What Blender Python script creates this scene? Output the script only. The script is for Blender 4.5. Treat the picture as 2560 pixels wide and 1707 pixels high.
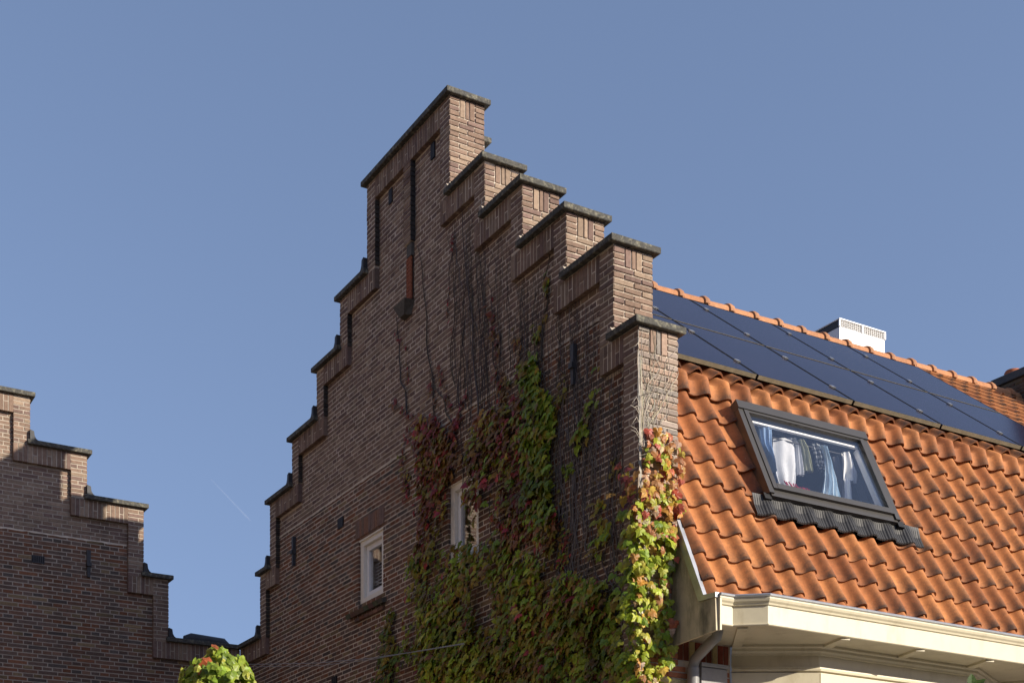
import bpy, math, random
from mathutils import Vector, Matrix, noise

random.seed(7)
scene = bpy.context.scene
for o in list(bpy.data.objects):
    bpy.data.objects.remove(o)
COL = scene.collection

# ------------------------------------------------------------------ camera
CAM = Vector((-6.2302, -8.6411, 1.6))
cam_d = bpy.data.cameras.new('camera')
cam_d.lens = 49.23
cam_d.sensor_width = 36.0
cam_d.shift_y = 0.5904
cam_d.clip_end = 6000.0
cam = bpy.data.objects.new('camera', cam_d)
cam.location = CAM
cam.rotation_euler = (math.radians(90), 0, math.radians(-30.65))
COL.objects.link(cam)
scene.camera = cam

# ------------------------------------------------------------------ light
SUN = Vector((0.66, -1.0, 0.515)).normalized()
world = bpy.data.worlds.new('World')
scene.world = world
world.use_nodes = True
wn = world.node_tree
sky = wn.nodes.new('ShaderNodeTexSky')
sky.sky_type = 'NISHITA'
sky.sun_disc = False
sky.sun_elevation = math.asin(SUN.z)
sky.sun_rotation = math.atan2(SUN.x, SUN.y)
sky.air_density = 0.8
sky.dust_density = 0.5
sky.ozone_density = 1.0
# a deep even blue from horizon to zenith: the sky is read a little above the true direction
wtc = wn.nodes.new('ShaderNodeTexCoord')
wmap = wn.nodes.new('ShaderNodeMapping')
wmap.inputs['Scale'].default_value = (1, 1, 0.58)
wmap.inputs['Location'].default_value = (0, 0, 0.34)
wn.links.new(wtc.outputs['Generated'], wmap.inputs['Vector'])
wn.links.new(wmap.outputs['Vector'], sky.inputs['Vector'])
wtint = wn.nodes.new('ShaderNodeMix'); wtint.data_type = 'RGBA'; wtint.blend_type = 'MULTIPLY'
wtint.inputs['Factor'].default_value = 1.0
wtint.inputs['B'].default_value = (1.24, 1.11, 1.07, 1)
bg = wn.nodes['Background']
bg.inputs['Strength'].default_value = 0.15
wn.links.new(sky.outputs['Color'], wtint.inputs['A'])
wn.links.new(wtint.outputs['Result'], bg.inputs['Color'])
sun_d = bpy.data.lights.new('sun', 'SUN')
sun_d.energy = 5.0
sun_d.angle = math.radians(0.53)
sun_d.color = (1.0, 0.90, 0.75)
sun = bpy.data.objects.new('sun', sun_d)
sun.rotation_euler = (-SUN).to_track_quat('-Z', 'Y').to_euler()
sun.location = (8, -20, 20)
COL.objects.link(sun)
vs = scene.view_settings
vs.view_transform = 'Standard'
vs.look = 'None'
vs.exposure = 0.5
vs.gamma = 1.0

# ------------------------------------------------------------------ measuring helpers (photo pixel -> point on a known plane)
def ray(px, py):
    r = (px - 1280) / 3501.0
    return Vector((r * 0.8603 + 0.5098, -r * 0.5098 + 0.8603, (2365 - py) / 3501.0))
def at_x(px, py, X):
    d = ray(px, py); t = (X - CAM.x) / d.x
    return CAM + d * t
def at_y(px, py, Y):
    d = ray(px, py); t = (Y - CAM.y) / d.y
    return CAM + d * t
K = 2560 / 2352.0
def project(p):
    q = p - CAM
    dep = q.x * 0.5098 + q.y * 0.8603
    lat = q.x * 0.8603 - q.y * 0.5098
    return 1280 + 3501 * lat / dep, 2365 - 3501 * q.z / dep, dep

# ------------------------------------------------------------------ mesh helpers
class MB:
    def __init__(self):
        self.v = []; self.f = []; self.c = []; self.s = []
    def add(self, verts, faces, col=(1, 1, 1), smooth=False):
        b = len(self.v)
        self.v.extend(tuple(p) for p in verts)
        for f in faces:
            self.f.append(tuple(b + i for i in f)); self.c.append(col); self.s.append(smooth)
    def hexa(self, p, col=(1, 1, 1)):          # p: 8 points, bottom ring then top ring
        self.add(p, [(0, 3, 2, 1), (4, 5, 6, 7), (0, 1, 5, 4), (1, 2, 6, 5), (2, 3, 7, 6), (3, 0, 4, 7)], col)
    def box(self, x0, x1, y0, y1, z0, z1, col=(1, 1, 1)):
        self.hexa([(x0, y0, z0), (x1, y0, z0), (x1, y1, z0), (x0, y1, z0), (x0, y0, z1), (x1, y0, z1), (x1, y1, z1), (x0, y1, z1)], col)
    def bbox(self, x0, x1, y0, y1, z0, z1, b=0.006, col=(1, 1, 1)):   # chamfered box
        vs = []
        for (z, i) in ((z0, b), (z0 + b, 0), (z1 - b, 0), (z1, b)):
            vs += [(x0 + i, y0 + i, z), (x1 - i, y0 + i, z), (x1 - i, y1 - i, z), (x0 + i, y1 - i, z)]
        fs = [(3, 2, 1, 0), (12, 13, 14, 15)]
        for k in range(3):
            for j in range(4):
                a = k * 4 + j; d = k * 4 + (j + 1) % 4
                fs.append((a, d, d + 4, a + 4))
        self.add(vs, fs, col)
    def tube(self, path, rad, n=6, col=(1, 1, 1), cap=True):
        path = [Vector(p) for p in path]
        if not isinstance(rad, (list, tuple)): rad = [rad] * len(path)
        vs = []; prev = None
        for i, p in enumerate(path):
            t = (path[min(i + 1, len(path) - 1)] - path[max(i - 1, 0)]).normalized()
            if prev is None:
                ref = Vector((0, 0, 1)) if abs(t.z) < 0.9 else Vector((1, 0, 0))
                a = t.cross(ref).normalized()
            else:
                a = (prev - t * prev.dot(t)).normalized()
            prev = a; b = t.cross(a)
            for k in range(n):
                an = 2 * math.pi * k / n
                vs.append(p + (a * math.cos(an) + b * math.sin(an)) * rad[i])
        fs = []
        for i in range(len(path) - 1):
            for k in range(n):
                fs.append((i * n + k, i * n + (k + 1) % n, (i + 1) * n + (k + 1) % n, (i + 1) * n + k))
        self.add(vs, fs, col, True)
        if cap:
            m = len(path) - 1
            self.add(vs[:n], [tuple(range(n))], col)
            self.add(vs[m * n:], [tuple(range(n))], col)
    def prism(self, poly, a, b, axis, col=(1, 1, 1)):   # 2D polygon extruded along axis from a to b
        def P(p, w):
            if axis == 'x': return (w, p[0], p[1])
            if axis == 'y': return (p[0], w, p[1])
            return (p[0], p[1], w)
        n = len(poly)
        vs = [P(p, a) for p in poly] + [P(p, b) for p in poly]
        fs = [tuple(range(n)), tuple(range(2 * n - 1, n - 1, -1))]
        for i in range(n):
            j = (i + 1) % n
            fs.append((i, j, n + j, n + i))
        self.add(vs, fs, col)
    def mesh(self, name, mat):
        me = bpy.data.meshes.new(name)
        me.from_pydata(self.v, [], self.f)
        at = me.color_attributes.new('Col', 'FLOAT_COLOR', 'CORNER')
        buf = []
        for f, c in zip(self.f, self.c):
            buf.extend((c[0], c[1], c[2], 1.0) * len(f))
        at.data.foreach_set('color', buf)
        me.polygons.foreach_set('use_smooth', self.s)
        me.materials.append(mat)
        me.update()
        return me
    def build(self, name, mat, parent=None, label=None, category=None, group=None, kind=None):
        return link(self.mesh(name, mat), name, parent, label, category, group, kind)

def link(me, name, parent=None, label=None, category=None, group=None, kind=None):
    o = bpy.data.objects.new(name, me)
    COL.objects.link(o)
    if parent: o.parent = parent
    if label: o['label'] = label
    if category: o['category'] = category
    if group: o['group'] = group
    if kind: o['kind'] = kind
    return o
def thing(name, label, category, group=None):
    return link(None, name, None, label, category, group)

# ------------------------------------------------------------------ materials
def mat_new(name):
    m = bpy.data.materials.new(name); m.use_nodes = True
    nt = m.node_tree
    return m, nt, nt.nodes['Principled BSDF']
def N(nt, t, **kw):
    n = nt.nodes.new(t)
    for k, v in kw.items():
        if k in n.inputs: n.inputs[k].default_value = v
        else: setattr(n, k, v)
    return n
def coords(nt, kind='Object', scale=None):
    tc = N(nt, 'ShaderNodeTexCoord')
    if kind == 'World':
        g = N(nt, 'ShaderNodeNewGeometry'); return g.outputs['Position']
    return tc.outputs[kind]
def noise_mat(name, col, rough=0.8, var=0.25, scale=18.0, bump=0.25, bscale=90.0, metallic=0.0, use_attr=False,
              dirt=None, dscale=2.5, damt=0.5, spec=0.3, rnd=0.0, bdist=0.004, stretch=None, dlo=0.52, dhi=0.72):
    m, nt, bs = mat_new(name)
    L = nt.links.new
    pos = coords(nt, 'World')
    if stretch:
        mp = N(nt, 'ShaderNodeMapping'); mp.inputs['Scale'].default_value = stretch
        L(pos, mp.inputs['Vector']); dpos = mp.outputs['Vector']
    else:
        dpos = pos
    n1 = N(nt, 'ShaderNodeTexNoise', Scale=scale, Detail=6.0, Roughness=0.65)
    L(pos, n1.inputs['Vector'])
    mr = N(nt, 'ShaderNodeMapRange')
    mr.inputs['From Min'].default_value = 0.28; mr.inputs['From Max'].default_value = 0.72
    mr.inputs['To Min'].default_value = 1 - var; mr.inputs['To Max'].default_value = 1 + var
    L(n1.outputs['Fac'], mr.inputs['Value'])
    mul = N(nt, 'ShaderNodeMix', data_type='RGBA', blend_type='MULTIPLY')
    mul.inputs['Factor'].default_value = 1.0
    if use_attr:
        at = N(nt, 'ShaderNodeAttribute', attribute_name='Col')
        L(at.outputs['Color'], mul.inputs['A'])
    else:
        mul.inputs['A'].default_value = (*col, 1)
    src = mr.outputs['Result']
    if rnd:
        oi = N(nt, 'ShaderNodeObjectInfo')
        m2 = N(nt, 'ShaderNodeMapRange')
        m2.inputs['To Min'].default_value = 1 - rnd; m2.inputs['To Max'].default_value = 1 + rnd
        L(oi.outputs['Random'], m2.inputs['Value'])
        mm = N(nt, 'ShaderNodeMath', operation='MULTIPLY')
        L(src, mm.inputs[0]); L(m2.outputs['Result'], mm.inputs[1]); src = mm.outputs[0]
    L(src, mul.inputs['B'])
    out = mul.outputs['Result']
    if dirt:
        n2 = N(nt, 'ShaderNodeTexNoise', Scale=dscale, Detail=8.0, Roughness=0.7)
        L(dpos, n2.inputs['Vector'])
        r2 = N(nt, 'ShaderNodeMapRange')
        r2.inputs['From Min'].default_value = dlo; r2.inputs['From Max'].default_value = dhi
        r2.inputs['To Max'].default_value = damt
        L(n2.outputs['Fac'], r2.inputs['Value'])
        mx = N(nt, 'ShaderNodeMix', data_type='RGBA')
        L(r2.outputs['Result'], mx.inputs['Factor']); L(out, mx.inputs['A'])
        mx.inputs['B'].default_value = (*dirt, 1)
        out = mx.outputs['Result']
    L(out, bs.inputs['Base Color'])
    bs.inputs['Roughness'].default_value = rough
    bs.inputs['Metallic'].default_value = metallic
    bs.inputs['Specular IOR Level'].default_value = spec
    if bump:
        n3 = N(nt, 'ShaderNodeTexNoise', Scale=bscale, Detail=5.0, Roughness=0.6)
        L(pos, n3.inputs['Vector'])
        bp = N(nt, 'ShaderNodeBump', Strength=bump, Distance=bdist)
        L(n3.outputs['Fac'], bp.inputs['Height'])
        L(bp.outputs['Normal'], bs.inputs['Normal'])
    return m

M = {}
M['brick'] = noise_mat('brick', (0.3, 0.2, 0.15), 0.9, 0.22, 26.0, 0.6, 150.0, use_attr=True, dirt=(0.075, 0.06, 0.05), dscale=3.0, damt=0.62, spec=0.15, stretch=(1, 1, 0.25))
M['mortar'] = noise_mat('mortar', (0.64, 0.555, 0.455), 0.95, 0.18, 14.0, 0.5, 120.0, dirt=(0.3, 0.26, 0.22), dscale=1.8, damt=0.45, spec=0.1)
M['mortar_old'] = noise_mat('grey_mortar', (0.40, 0.345, 0.285), 0.95, 0.2, 14.0, 0.5, 120.0, dirt=(0.2, 0.17, 0.14), dscale=1.8, damt=0.5, spec=0.1)
M['coping'] = noise_mat('weathered_coping', (0.075, 0.073, 0.066), 0.85, 0.4, 40.0, 0.5, 120.0, dirt=(0.34, 0.32, 0.23), dscale=24.0, damt=0.6, spec=0.2, dlo=0.5, dhi=0.66)
M['lead'] = noise_mat('dark_lead', (0.035, 0.036, 0.04), 0.55, 0.3, 12.0, 0.2, 60.0, spec=0.4)
M['iron'] = noise_mat('wrought_iron', (0.05, 0.05, 0.055), 0.6, 0.3, 40.0, 0.3, 80.0, spec=0.4)
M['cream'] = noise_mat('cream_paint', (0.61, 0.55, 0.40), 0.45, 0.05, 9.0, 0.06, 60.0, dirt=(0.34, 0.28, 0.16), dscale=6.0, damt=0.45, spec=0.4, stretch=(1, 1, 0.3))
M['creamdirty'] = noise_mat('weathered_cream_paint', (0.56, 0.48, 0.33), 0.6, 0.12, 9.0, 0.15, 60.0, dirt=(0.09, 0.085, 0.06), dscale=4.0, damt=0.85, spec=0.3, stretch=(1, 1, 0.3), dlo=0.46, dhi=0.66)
M['winframe'] = noise_mat('window_paint', (0.90, 0.85, 0.74), 0.4, 0.05, 9.0, 0.05, 60.0, dirt=(0.4, 0.33, 0.2), dscale=9.0, damt=0.3, spec=0.4)
M['sash'] = noise_mat('white_sash_paint', (0.90, 0.89, 0.88), 0.35, 0.03, 9.0, 0.03, 60.0, spec=0.4)
M['zinc'] = noise_mat('zinc', (0.46, 0.48, 0.52), 0.42, 0.15, 8.0, 0.1, 30.0, metallic=0.7, dirt=(0.2, 0.2, 0.2), dscale=5.0, damt=0.4)
M['pipe'] = noise_mat('grey_downpipe', (0.25, 0.25, 0.25), 0.42, 0.1, 8.0, 0.05, 30.0, dirt=(0.2, 0.19, 0.17), dscale=5.0, damt=0.4, spec=0.5)
M['white'] = noise_mat('white_metal', (0.82, 0.83, 0.84), 0.4, 0.04, 5.0, 0.05, 30.0, spec=0.4)
M['greybox'] = noise_mat('grey_cabinet', (0.32, 0.31, 0.30), 0.6, 0.1, 30.0, 0.1, 60.0)
M['dark'] = noise_mat('dark_interior', (0.02, 0.02, 0.022), 0.9, 0.2, 9.0, 0.0)
M['alu'] = noise_mat('grey_brown_aluminium', (0.062, 0.058, 0.055), 0.38, 0.08, 6.0, 0.03, 60.0, metallic=0.25, spec=0.5)
M['rubber'] = noise_mat('pleated_flashing', (0.03, 0.03, 0.032), 0.5, 0.2, 30.0, 0.1, 90.0, spec=0.4)
M['panelframe'] = noise_mat('panel_frame', (0.30, 0.27, 0.19), 0.45, 0.2, 20.0, 0.1, 60.0, metallic=0.5)
M['clamp'] = noise_mat('clamp_metal', (0.5, 0.5, 0.5), 0.35, 0.1, 20.0, 0.0, metallic=0.8)
M['ground'] = noise_mat('street_paving', (0.15, 0.12, 0.09), 0.9, 0.2, 3.0, 0.4, 20.0, dirt=(0.1, 0.09, 0.08), dscale=0.6)
M['asphalt'] = noise_mat('asphalt', (0.055, 0.055, 0.057), 0.9, 0.2, 6.0, 0.4, 60.0)
M['bark'] = noise_mat('bark', (0.10, 0.075, 0.055), 0.9, 0.3, 30.0, 0.5, 60.0)
M['drystem'] = noise_mat('dry_stem', (0.30, 0.26, 0.22), 0.9, 0.3, 40.0, 0.3, 90.0, use_attr=True)
M['wire'] = noise_mat('wire', (0.32, 0.33, 0.35), 0.5, 0.1, 20.0, 0.0)
M['room'] = noise_mat('attic_lining', (0.10, 0.105, 0.13), 0.9, 0.1, 3.0, 0.0)
M['terracotta'] = noise_mat('terracotta', (0.34, 0.11, 0.05), 0.8, 0.2, 30.0, 0.3, 90.0)
M['stone'] = noise_mat('dark_stone', (0.11, 0.10, 0.085), 0.9, 0.3, 40.0, 0.4, 90.0)
M['cloth'] = noise_mat('cloth', (0.8, 0.8, 0.8), 0.9, 0.06, 30.0, 0.2, 400.0, use_attr=True, spec=0.1)

def tile_material(name, c1, c2, soot_shade):
    m, nt, bs = mat_new(name); L = nt.links.new
    pos = coords(nt, 'World'); obj = coords(nt, 'Object')
    oi = N(nt, 'ShaderNodeObjectInfo')
    ramp = N(nt, 'ShaderNodeMix', data_type='RGBA')
    L(oi.outputs['Random'], ramp.inputs['Factor'])
    ramp.inputs['A'].default_value = (*c1, 1); ramp.inputs['B'].default_value = (*c2, 1)
    n1 = N(nt, 'ShaderNodeTexNoise', Scale=16.0, Detail=8.0, Roughness=0.7); L(pos, n1.inputs['Vector'])
    mr = N(nt, 'ShaderNodeMapRange'); mr.inputs['From Min'].default_value = 0.3; mr.inputs['From Max'].default_value = 0.7
    mr.inputs['To Min'].default_value = 0.78; mr.inputs['To Max'].default_value = 1.2
    L(n1.outputs['Fac'], mr.inputs['Value'])
    mul = N(nt, 'ShaderNodeMix', data_type='RGBA', blend_type='MULTIPLY'); mul.inputs['Factor'].default_value = 1.0
    L(ramp.outputs['Result'], mul.inputs['A']); L(mr.outputs['Result'], mul.inputs['B'])
    # soot and lichen: grows on the exposed lower rim (attribute Col.r) and in noisy patches; Col.r also carries painted flank shade
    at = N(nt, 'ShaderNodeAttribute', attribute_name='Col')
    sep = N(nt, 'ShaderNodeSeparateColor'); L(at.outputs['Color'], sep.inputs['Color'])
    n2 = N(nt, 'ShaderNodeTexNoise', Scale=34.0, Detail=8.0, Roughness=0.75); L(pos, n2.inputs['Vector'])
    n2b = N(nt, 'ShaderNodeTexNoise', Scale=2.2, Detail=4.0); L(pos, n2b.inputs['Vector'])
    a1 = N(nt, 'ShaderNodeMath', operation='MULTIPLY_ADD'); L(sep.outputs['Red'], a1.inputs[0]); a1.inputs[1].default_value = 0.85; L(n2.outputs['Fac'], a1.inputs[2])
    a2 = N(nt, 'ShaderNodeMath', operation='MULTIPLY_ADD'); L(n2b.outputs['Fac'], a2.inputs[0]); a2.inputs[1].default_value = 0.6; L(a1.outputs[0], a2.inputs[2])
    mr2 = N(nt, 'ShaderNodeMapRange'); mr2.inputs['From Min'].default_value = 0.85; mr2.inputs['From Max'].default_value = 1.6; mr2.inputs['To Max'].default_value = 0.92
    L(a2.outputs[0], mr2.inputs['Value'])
    mx = N(nt, 'ShaderNodeMix', data_type='RGBA'); L(mr2.outputs['Result'], mx.inputs['Factor']); L(mul.outputs['Result'], mx.inputs['A']); mx.inputs['B'].default_value = (*soot_shade, 1)
    # pale lichen specks
    vo = N(nt, 'ShaderNodeTexNoise', Scale=95.0, Detail=2.0); L(pos, vo.inputs['Vector'])
    r3 = N(nt, 'ShaderNodeMapRange'); r3.inputs['From Min'].default_value = 0.72; r3.inputs['From Max'].default_value = 0.78; r3.inputs['To Max'].default_value = 0.5
    L(vo.outputs['Fac'], r3.inputs['Value'])
    mx2 = N(nt, 'ShaderNodeMix', data_type='RGBA'); L(r3.outputs['Result'], mx2.inputs['Factor']); L(mx.outputs['Result'], mx2.inputs['A']); mx2.inputs['B'].default_value = (0.5, 0.42, 0.3, 1)
    L(mx2.outputs['Result'], bs.inputs['Base Color'])
    bs.inputs['Roughness'].default_value = 0.75; bs.inputs['Specular IOR Level'].default_value = 0.25
    n3 = N(nt, 'ShaderNodeTexNoise', Scale=160.0, Detail=4.0); L(pos, n3.inputs['Vector'])
    bp = N(nt, 'ShaderNodeBump', Strength=0.35, Distance=0.003); L(n3.outputs['Fac'], bp.inputs['Height']); L(bp.outputs['Normal'], bs.inputs['Normal'])
    return m
M['tile'] = tile_material('roof_tile_clay', (0.50, 0.20, 0.07), (0.33, 0.115, 0.042), (0.055, 0.036, 0.028))
M['ridgetile'] = tile_material('ridge_tile_clay', (0.52, 0.24, 0.11), (0.45, 0.19, 0.08), (0.16, 0.10, 0.07))

def leaf_material(name, trans=0.35, rough=0.45):
    m, nt, bs = mat_new(name); L = nt.links.new
    at = N(nt, 'ShaderNodeAttribute', attribute_name='Col')
    pos = coords(nt, 'World')
    n1 = N(nt, 'ShaderNodeTexNoise', Scale=45.0, Detail=4.0); L(pos, n1.inputs['Vector'])
    mr = N(nt, 'ShaderNodeMapRange'); mr.inputs['From Min'].default_value = 0.3; mr.inputs['From Max'].default_value = 0.7
    mr.inputs['To Min'].default_value = 0.72; mr.inputs['To Max'].default_value = 1.25
    L(n1.outputs['Fac'], mr.inputs['Value'])
    mul = N(nt, 'ShaderNodeMix', data_type='RGBA', blend_type='MULTIPLY'); mul.inputs['Factor'].default_value = 1.0
    L(at.outputs['Color'], mul.inputs['A']); L(mr.outputs['Result'], mul.inputs['B'])
    L(mul.outputs['Result'], bs.inputs['Base Color'])
    bs.inputs['Roughness'].default_value = rough; bs.inputs['Specular IOR Level'].default_value = 0.4
    tr = N(nt, 'ShaderNodeBsdfTranslucent'); L(mul.outputs['Result'], tr.inputs['Color'])
    ms = N(nt, 'ShaderNodeMixShader'); ms.inputs['Fac'].default_value = trans
    L(bs.outputs[0], ms.inputs[1]); L(tr.outputs[0], ms.inputs[2])
    L(ms.outputs[0], nt.nodes['Material Output'].inputs['Surface'])
    return m
M['leaf'] = leaf_material('creeper_leaf')
M['treeleaf'] = leaf_material('tree_leaf', 0.45, 0.4)

def glass_material(name, fac=0.12, tint=(1, 1, 1), rough=0.0):
    m, nt, bs = mat_new(name); L = nt.links.new
    nt.nodes.remove(bs)
    tr = N(nt, 'ShaderNodeBsdfTransparent'); tr.inputs['Color'].default_value = (*tint, 1)
    gl = N(nt, 'ShaderNodeBsdfGlossy'); gl.inputs['Roughness'].default_value = rough
    lw = N(nt, 'ShaderNodeLayerWeight', Blend=0.5)
    pw = N(nt, 'ShaderNodeMath', operation='POWER'); L(lw.outputs['Facing'], pw.inputs[0]); pw.inputs[1].default_value = 4.0
    ad = N(nt, 'ShaderNodeMath', operation='ADD'); L(pw.outputs[0], ad.inputs[0]); ad.inputs[1].default_value = fac
    ms = N(nt, 'ShaderNodeMixShader'); L(ad.outputs[0], ms.inputs['Fac']); L(tr.outputs[0], ms.inputs[1]); L(gl.outputs[0], ms.inputs[2])
    L(ms.outputs[0], nt.nodes['Material Output'].inputs['Surface'])
    return m
M['glass'] = glass_material('window_glass', 0.14)
M['skyglass'] = glass_material('roof_window_glass', 0.06)

def pv_material():
    m, nt, bs = mat_new('solar_cells'); L = nt.links.new
    pos = coords(nt, 'World')
    n1 = N(nt, 'ShaderNodeTexNoise', Scale=1.2, Detail=5.0); L(pos, n1.inputs['Vector'])
    mx = N(nt, 'ShaderNodeMix', data_type='RGBA'); L(n1.outputs['Fac'], mx.inputs['Factor'])
    mx.inputs['A'].default_value = (0.012, 0.011, 0.026, 1); mx.inputs['B'].default_value = (0.020, 0.018, 0.036, 1)
    L(mx.outputs['Result'], bs.inputs['Base Color'])
    bs.inputs['Roughness'].default_value = 0.12; bs.inputs['IOR'].default_value = 1.12
    return m
M['pv'] = pv_material()
M['black'] = noise_mat('black_gap', (0.01, 0.01, 0.012), 0.6, 0.1, 9.0, 0.0)

def far_brick():
    m, nt, bs = mat_new('lower_brickwork'); L = nt.links.new
    b = N(nt, 'ShaderNodeTexBrick', Scale=1.0)
    b.inputs['Color1'].default_value = (0.15, 0.09, 0.065, 1); b.inputs['Color2'].default_value = (0.10, 0.065, 0.05, 1); b.inputs['Mortar'].default_value = (0.25, 0.21, 0.18, 1)
    b.inputs['Brick Width'].default_value = 0.23; b.inputs['Row Height'].default_value = 0.049; b.inputs['Mortar Size'].default_value = 0.005
    g = N(nt, 'ShaderNodeNewGeometry')
    sx = N(nt, 'ShaderNodeSeparateXYZ'); L(g.outputs['Position'], sx.inputs[0])
    ad = N(nt, 'ShaderNodeMath', operation='ADD'); L(sx.outputs[0], ad.inputs[0]); L(sx.outputs[1], ad.inputs[1])
    cb = N(nt, 'ShaderNodeCombineXYZ'); L(ad.outputs[0], cb.inputs[0]); L(sx.outputs[2], cb.inputs[1])
    L(cb.outputs[0], b.inputs['Vector']); L(b.outputs['Color'], bs.inputs['Base Color'])
    bs.inputs['Roughness'].default_value = 0.9
    bp = N(nt, 'ShaderNodeBump', Strength=0.6, Distance=0.006); bp.invert = True
    L(b.outputs['Fac'], bp.inputs['Height']); L(bp.outputs['Normal'], bs.inputs['Normal'])
    return m
M['farbrick'] = far_brick()

# ------------------------------------------------------------------ ground
g = MB(); g.box(-600, 600, -600, 600, -0.5, 0.0)
g.build('ground', M['ground'], kind='structure')
g = MB(); g.box(-1.5, 60, -3.2, -0.0, -0.1, 0.12)  # unseen pale strip, added to bounce sun up to the soffit
g.build('bounce_sidewalk', noise_mat('concrete_pavers', (0.46, 0.42, 0.36), 0.9, 0.15, 3.0, 0.3, 30.0), kind='structure')
g = MB(); g.box(-40, 60, -9.5, -3.2, -0.1, 0.004)
g.build('road', M['asphalt'], kind='structure')

# ------------------------------------------------------------------ unseen tall block, added to keep sky light off the gable
opp = thing('added_tall_block', 'unseen tall block added across the side street to shade the gable', 'light blocker')
opp.location = (-15.5, 0, 0)
m = MB(); m.box(-8, 0, -22, 24, 0, 15.5); m.build('wall', M['farbrick'], opp)
m = MB(); m.bbox(-8.2, 0.25, -22.2, 24.2, 15.5, 15.9, 0.05); m.build('roof', M['lead'], opp)
for fl_ in range(5):
    for q in range(15):
        yy = -20.5 + q * 3.0; zz = 1.0 + fl_ * 2.95
        m = MB(); m.box(0.002, 0.06, yy - .75, yy + .75, zz, zz + 1.7); w = m.build('window', M['winframe'], opp)
        m = MB(); m.box(0.062, 0.07, yy - .66, yy + .66, zz + .09, zz + 1.61); m.build('pane', M['pv'], w)

# unseen low row, added behind the camera to cut fill on shaded walls
row_ = thing('added_low_row', 'unseen low row added across the main street to dim shaded walls', 'light blocker')
row_.location = (0, -20, 0)
m = MB(); m.box(-40, 45, -8, 0, 0, 6.4); m.build('wall', M['farbrick'], row_)
m = MB(); m.prism([(-8.3, 6.35), (0.3, 6.35), (-2.4, 8.4), (-5.6, 8.4)], -40.3, 45.3, 'x'); m.build('roof', M['lead'], row_)
for q in range(26):
    for zz in (1.0, 4.0):
        xx = -38 + q * 3.2; m = MB(); m.box(xx - .7, xx + .7, 0.002, .06, zz, zz + 1.7); w = m.build('window', M['winframe'], row_)
        m = MB(); m.box(xx - .6, xx + .6, .062, .07, zz + .1, zz + 1.6); m.build('pane', M['pv'], w)

# ------------------------------------------------------------------ brickwork
PITCH = 0.049
def jit(a): return random.uniform(-a, a)
def col_new():
    t = random.random(); k = random.uniform(0.82, 1.16)
    a = (0.23, 0.158, 0.120); b = (0.285, 0.21, 0.155); c = (0.185, 0.125, 0.105)
    q = a if t < 0.55 else (b if t < 0.8 else c)
    return tuple(min(1, x * k) for x in q)
def col_old():
    t = random.random(); k = random.uniform(0.62, 1.0)
    q = (0.235, 0.135, 0.095) if t < 0.4 else ((0.26, 0.12, 0.07) if t < 0.58 else ((0.18, 0.125, 0.10) if t < 0.85 else ((0.14, 0.115, 0.10) if t < 0.93 else (0.27, 0.19, 0.11))))
    return tuple(x * k for x in q)
def col_orange():
    k = random.uniform(0.85, 1.1); return (0.52 * k, 0.20 * k, 0.10 * k)
def col_grey():
    k = random.uniform(0.75, 1.2)
    q = random.choice([(0.29, 0.235, 0.2), (0.25, 0.22, 0.195), (0.33, 0.25, 0.2), (0.31, 0.22, 0.17)])
    if random.random() < 0.015: q = (0.62, 0.58, 0.52)
    return tuple(x * k for x in q)

class Bricks:
    def __init__(self): self.items = []
    def brick(self, fn, u0, u1, z0, z1, d, depth, col, j=0.0016, ch=0.0028):
        if u1 - u0 < 0.012 or z1 - z0 < 0.012: return
        dd = d + jit(0.0022); tl = jit(0.0015)
        vs = []
        for (dep, ins) in ((d + depth, 0), (dd + ch, 0), (dd, ch)):
            for (a, b, s) in ((u0, z0, (1, 1)), (u1, z0, (-1, 1)), (u1, z1, (-1, -1)), (u0, z1, (1, -1))):
                t = tl * s[0] if ins or dep == dd + ch else 0
                vs.append(fn(a + s[0] * ins + jit(j), b + s[1] * ins + jit(j), dep + t))
        fs = [(8, 9, 10, 11)]
        for k in (0, 4):
            for i in range(4):
                n = (i + 1) % 4
                fs.append((k + i, k + n, k + n + 4, k + i + 4))
        c = Vector(vs[8]); px, py, dep = project(c)
        size = (u1 - u0) * (z1 - z0) / dep ** 2 if (-20 < px < 2580 and -20 < py < 1727) else 0
        self.items.append((size, vs, fs, col))
    def emit(self, parent, mat, limit=300, name='brick'):
        self.items.sort(key=lambda t: -t[0])
        for it in self.items[:limit]:
            b = MB(); b.add(it[1], it[2], it[3]); b.build(name, mat, parent)
        rest = self.items[limit:]
        if rest:
            b = MB()
            for it in rest: b.add(it[1], it[2], it[3])
            b.build(name + 'work', mat, parent, kind='stuff')

def pattern(i, u0, u1):
    if i % 2: p, o = 0.115, 0.0575
    else: p, o = 0.23, 0.115 * ((i // 2) % 2)
    e = [u0]
    n = math.floor((u0 - o) / p) + 1
    while o + n * p < u1 - 0.04:
        x = o + n * p
        if x > u0 + 0.04: e.append(x + jit(0.006))
        n += 1
    e.append(u1)
    return e
def fill_row(B, fn, i, u0, u1, d, depth, colf, freel=True, freer=True, ztop=None, zbot=None):
    z0 = i * PITCH; z1 = z0 + PITCH - 0.0112
    if ztop is not None: z1 = min(z1, ztop)
    if zbot is not None: z0 = max(z0, zbot)
    if z1 - z0 < 0.018: return
    e = pattern(i, u0, u1)
    for a, b in zip(e[:-1], e[1:]):
        l = a if (a == u0 and freel) else a + 0.0056
        r = b if (b == u1 and freer) else b - 0.0056
        B.brick(fn, l, r, z0, z1, d, depth, colf())

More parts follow.
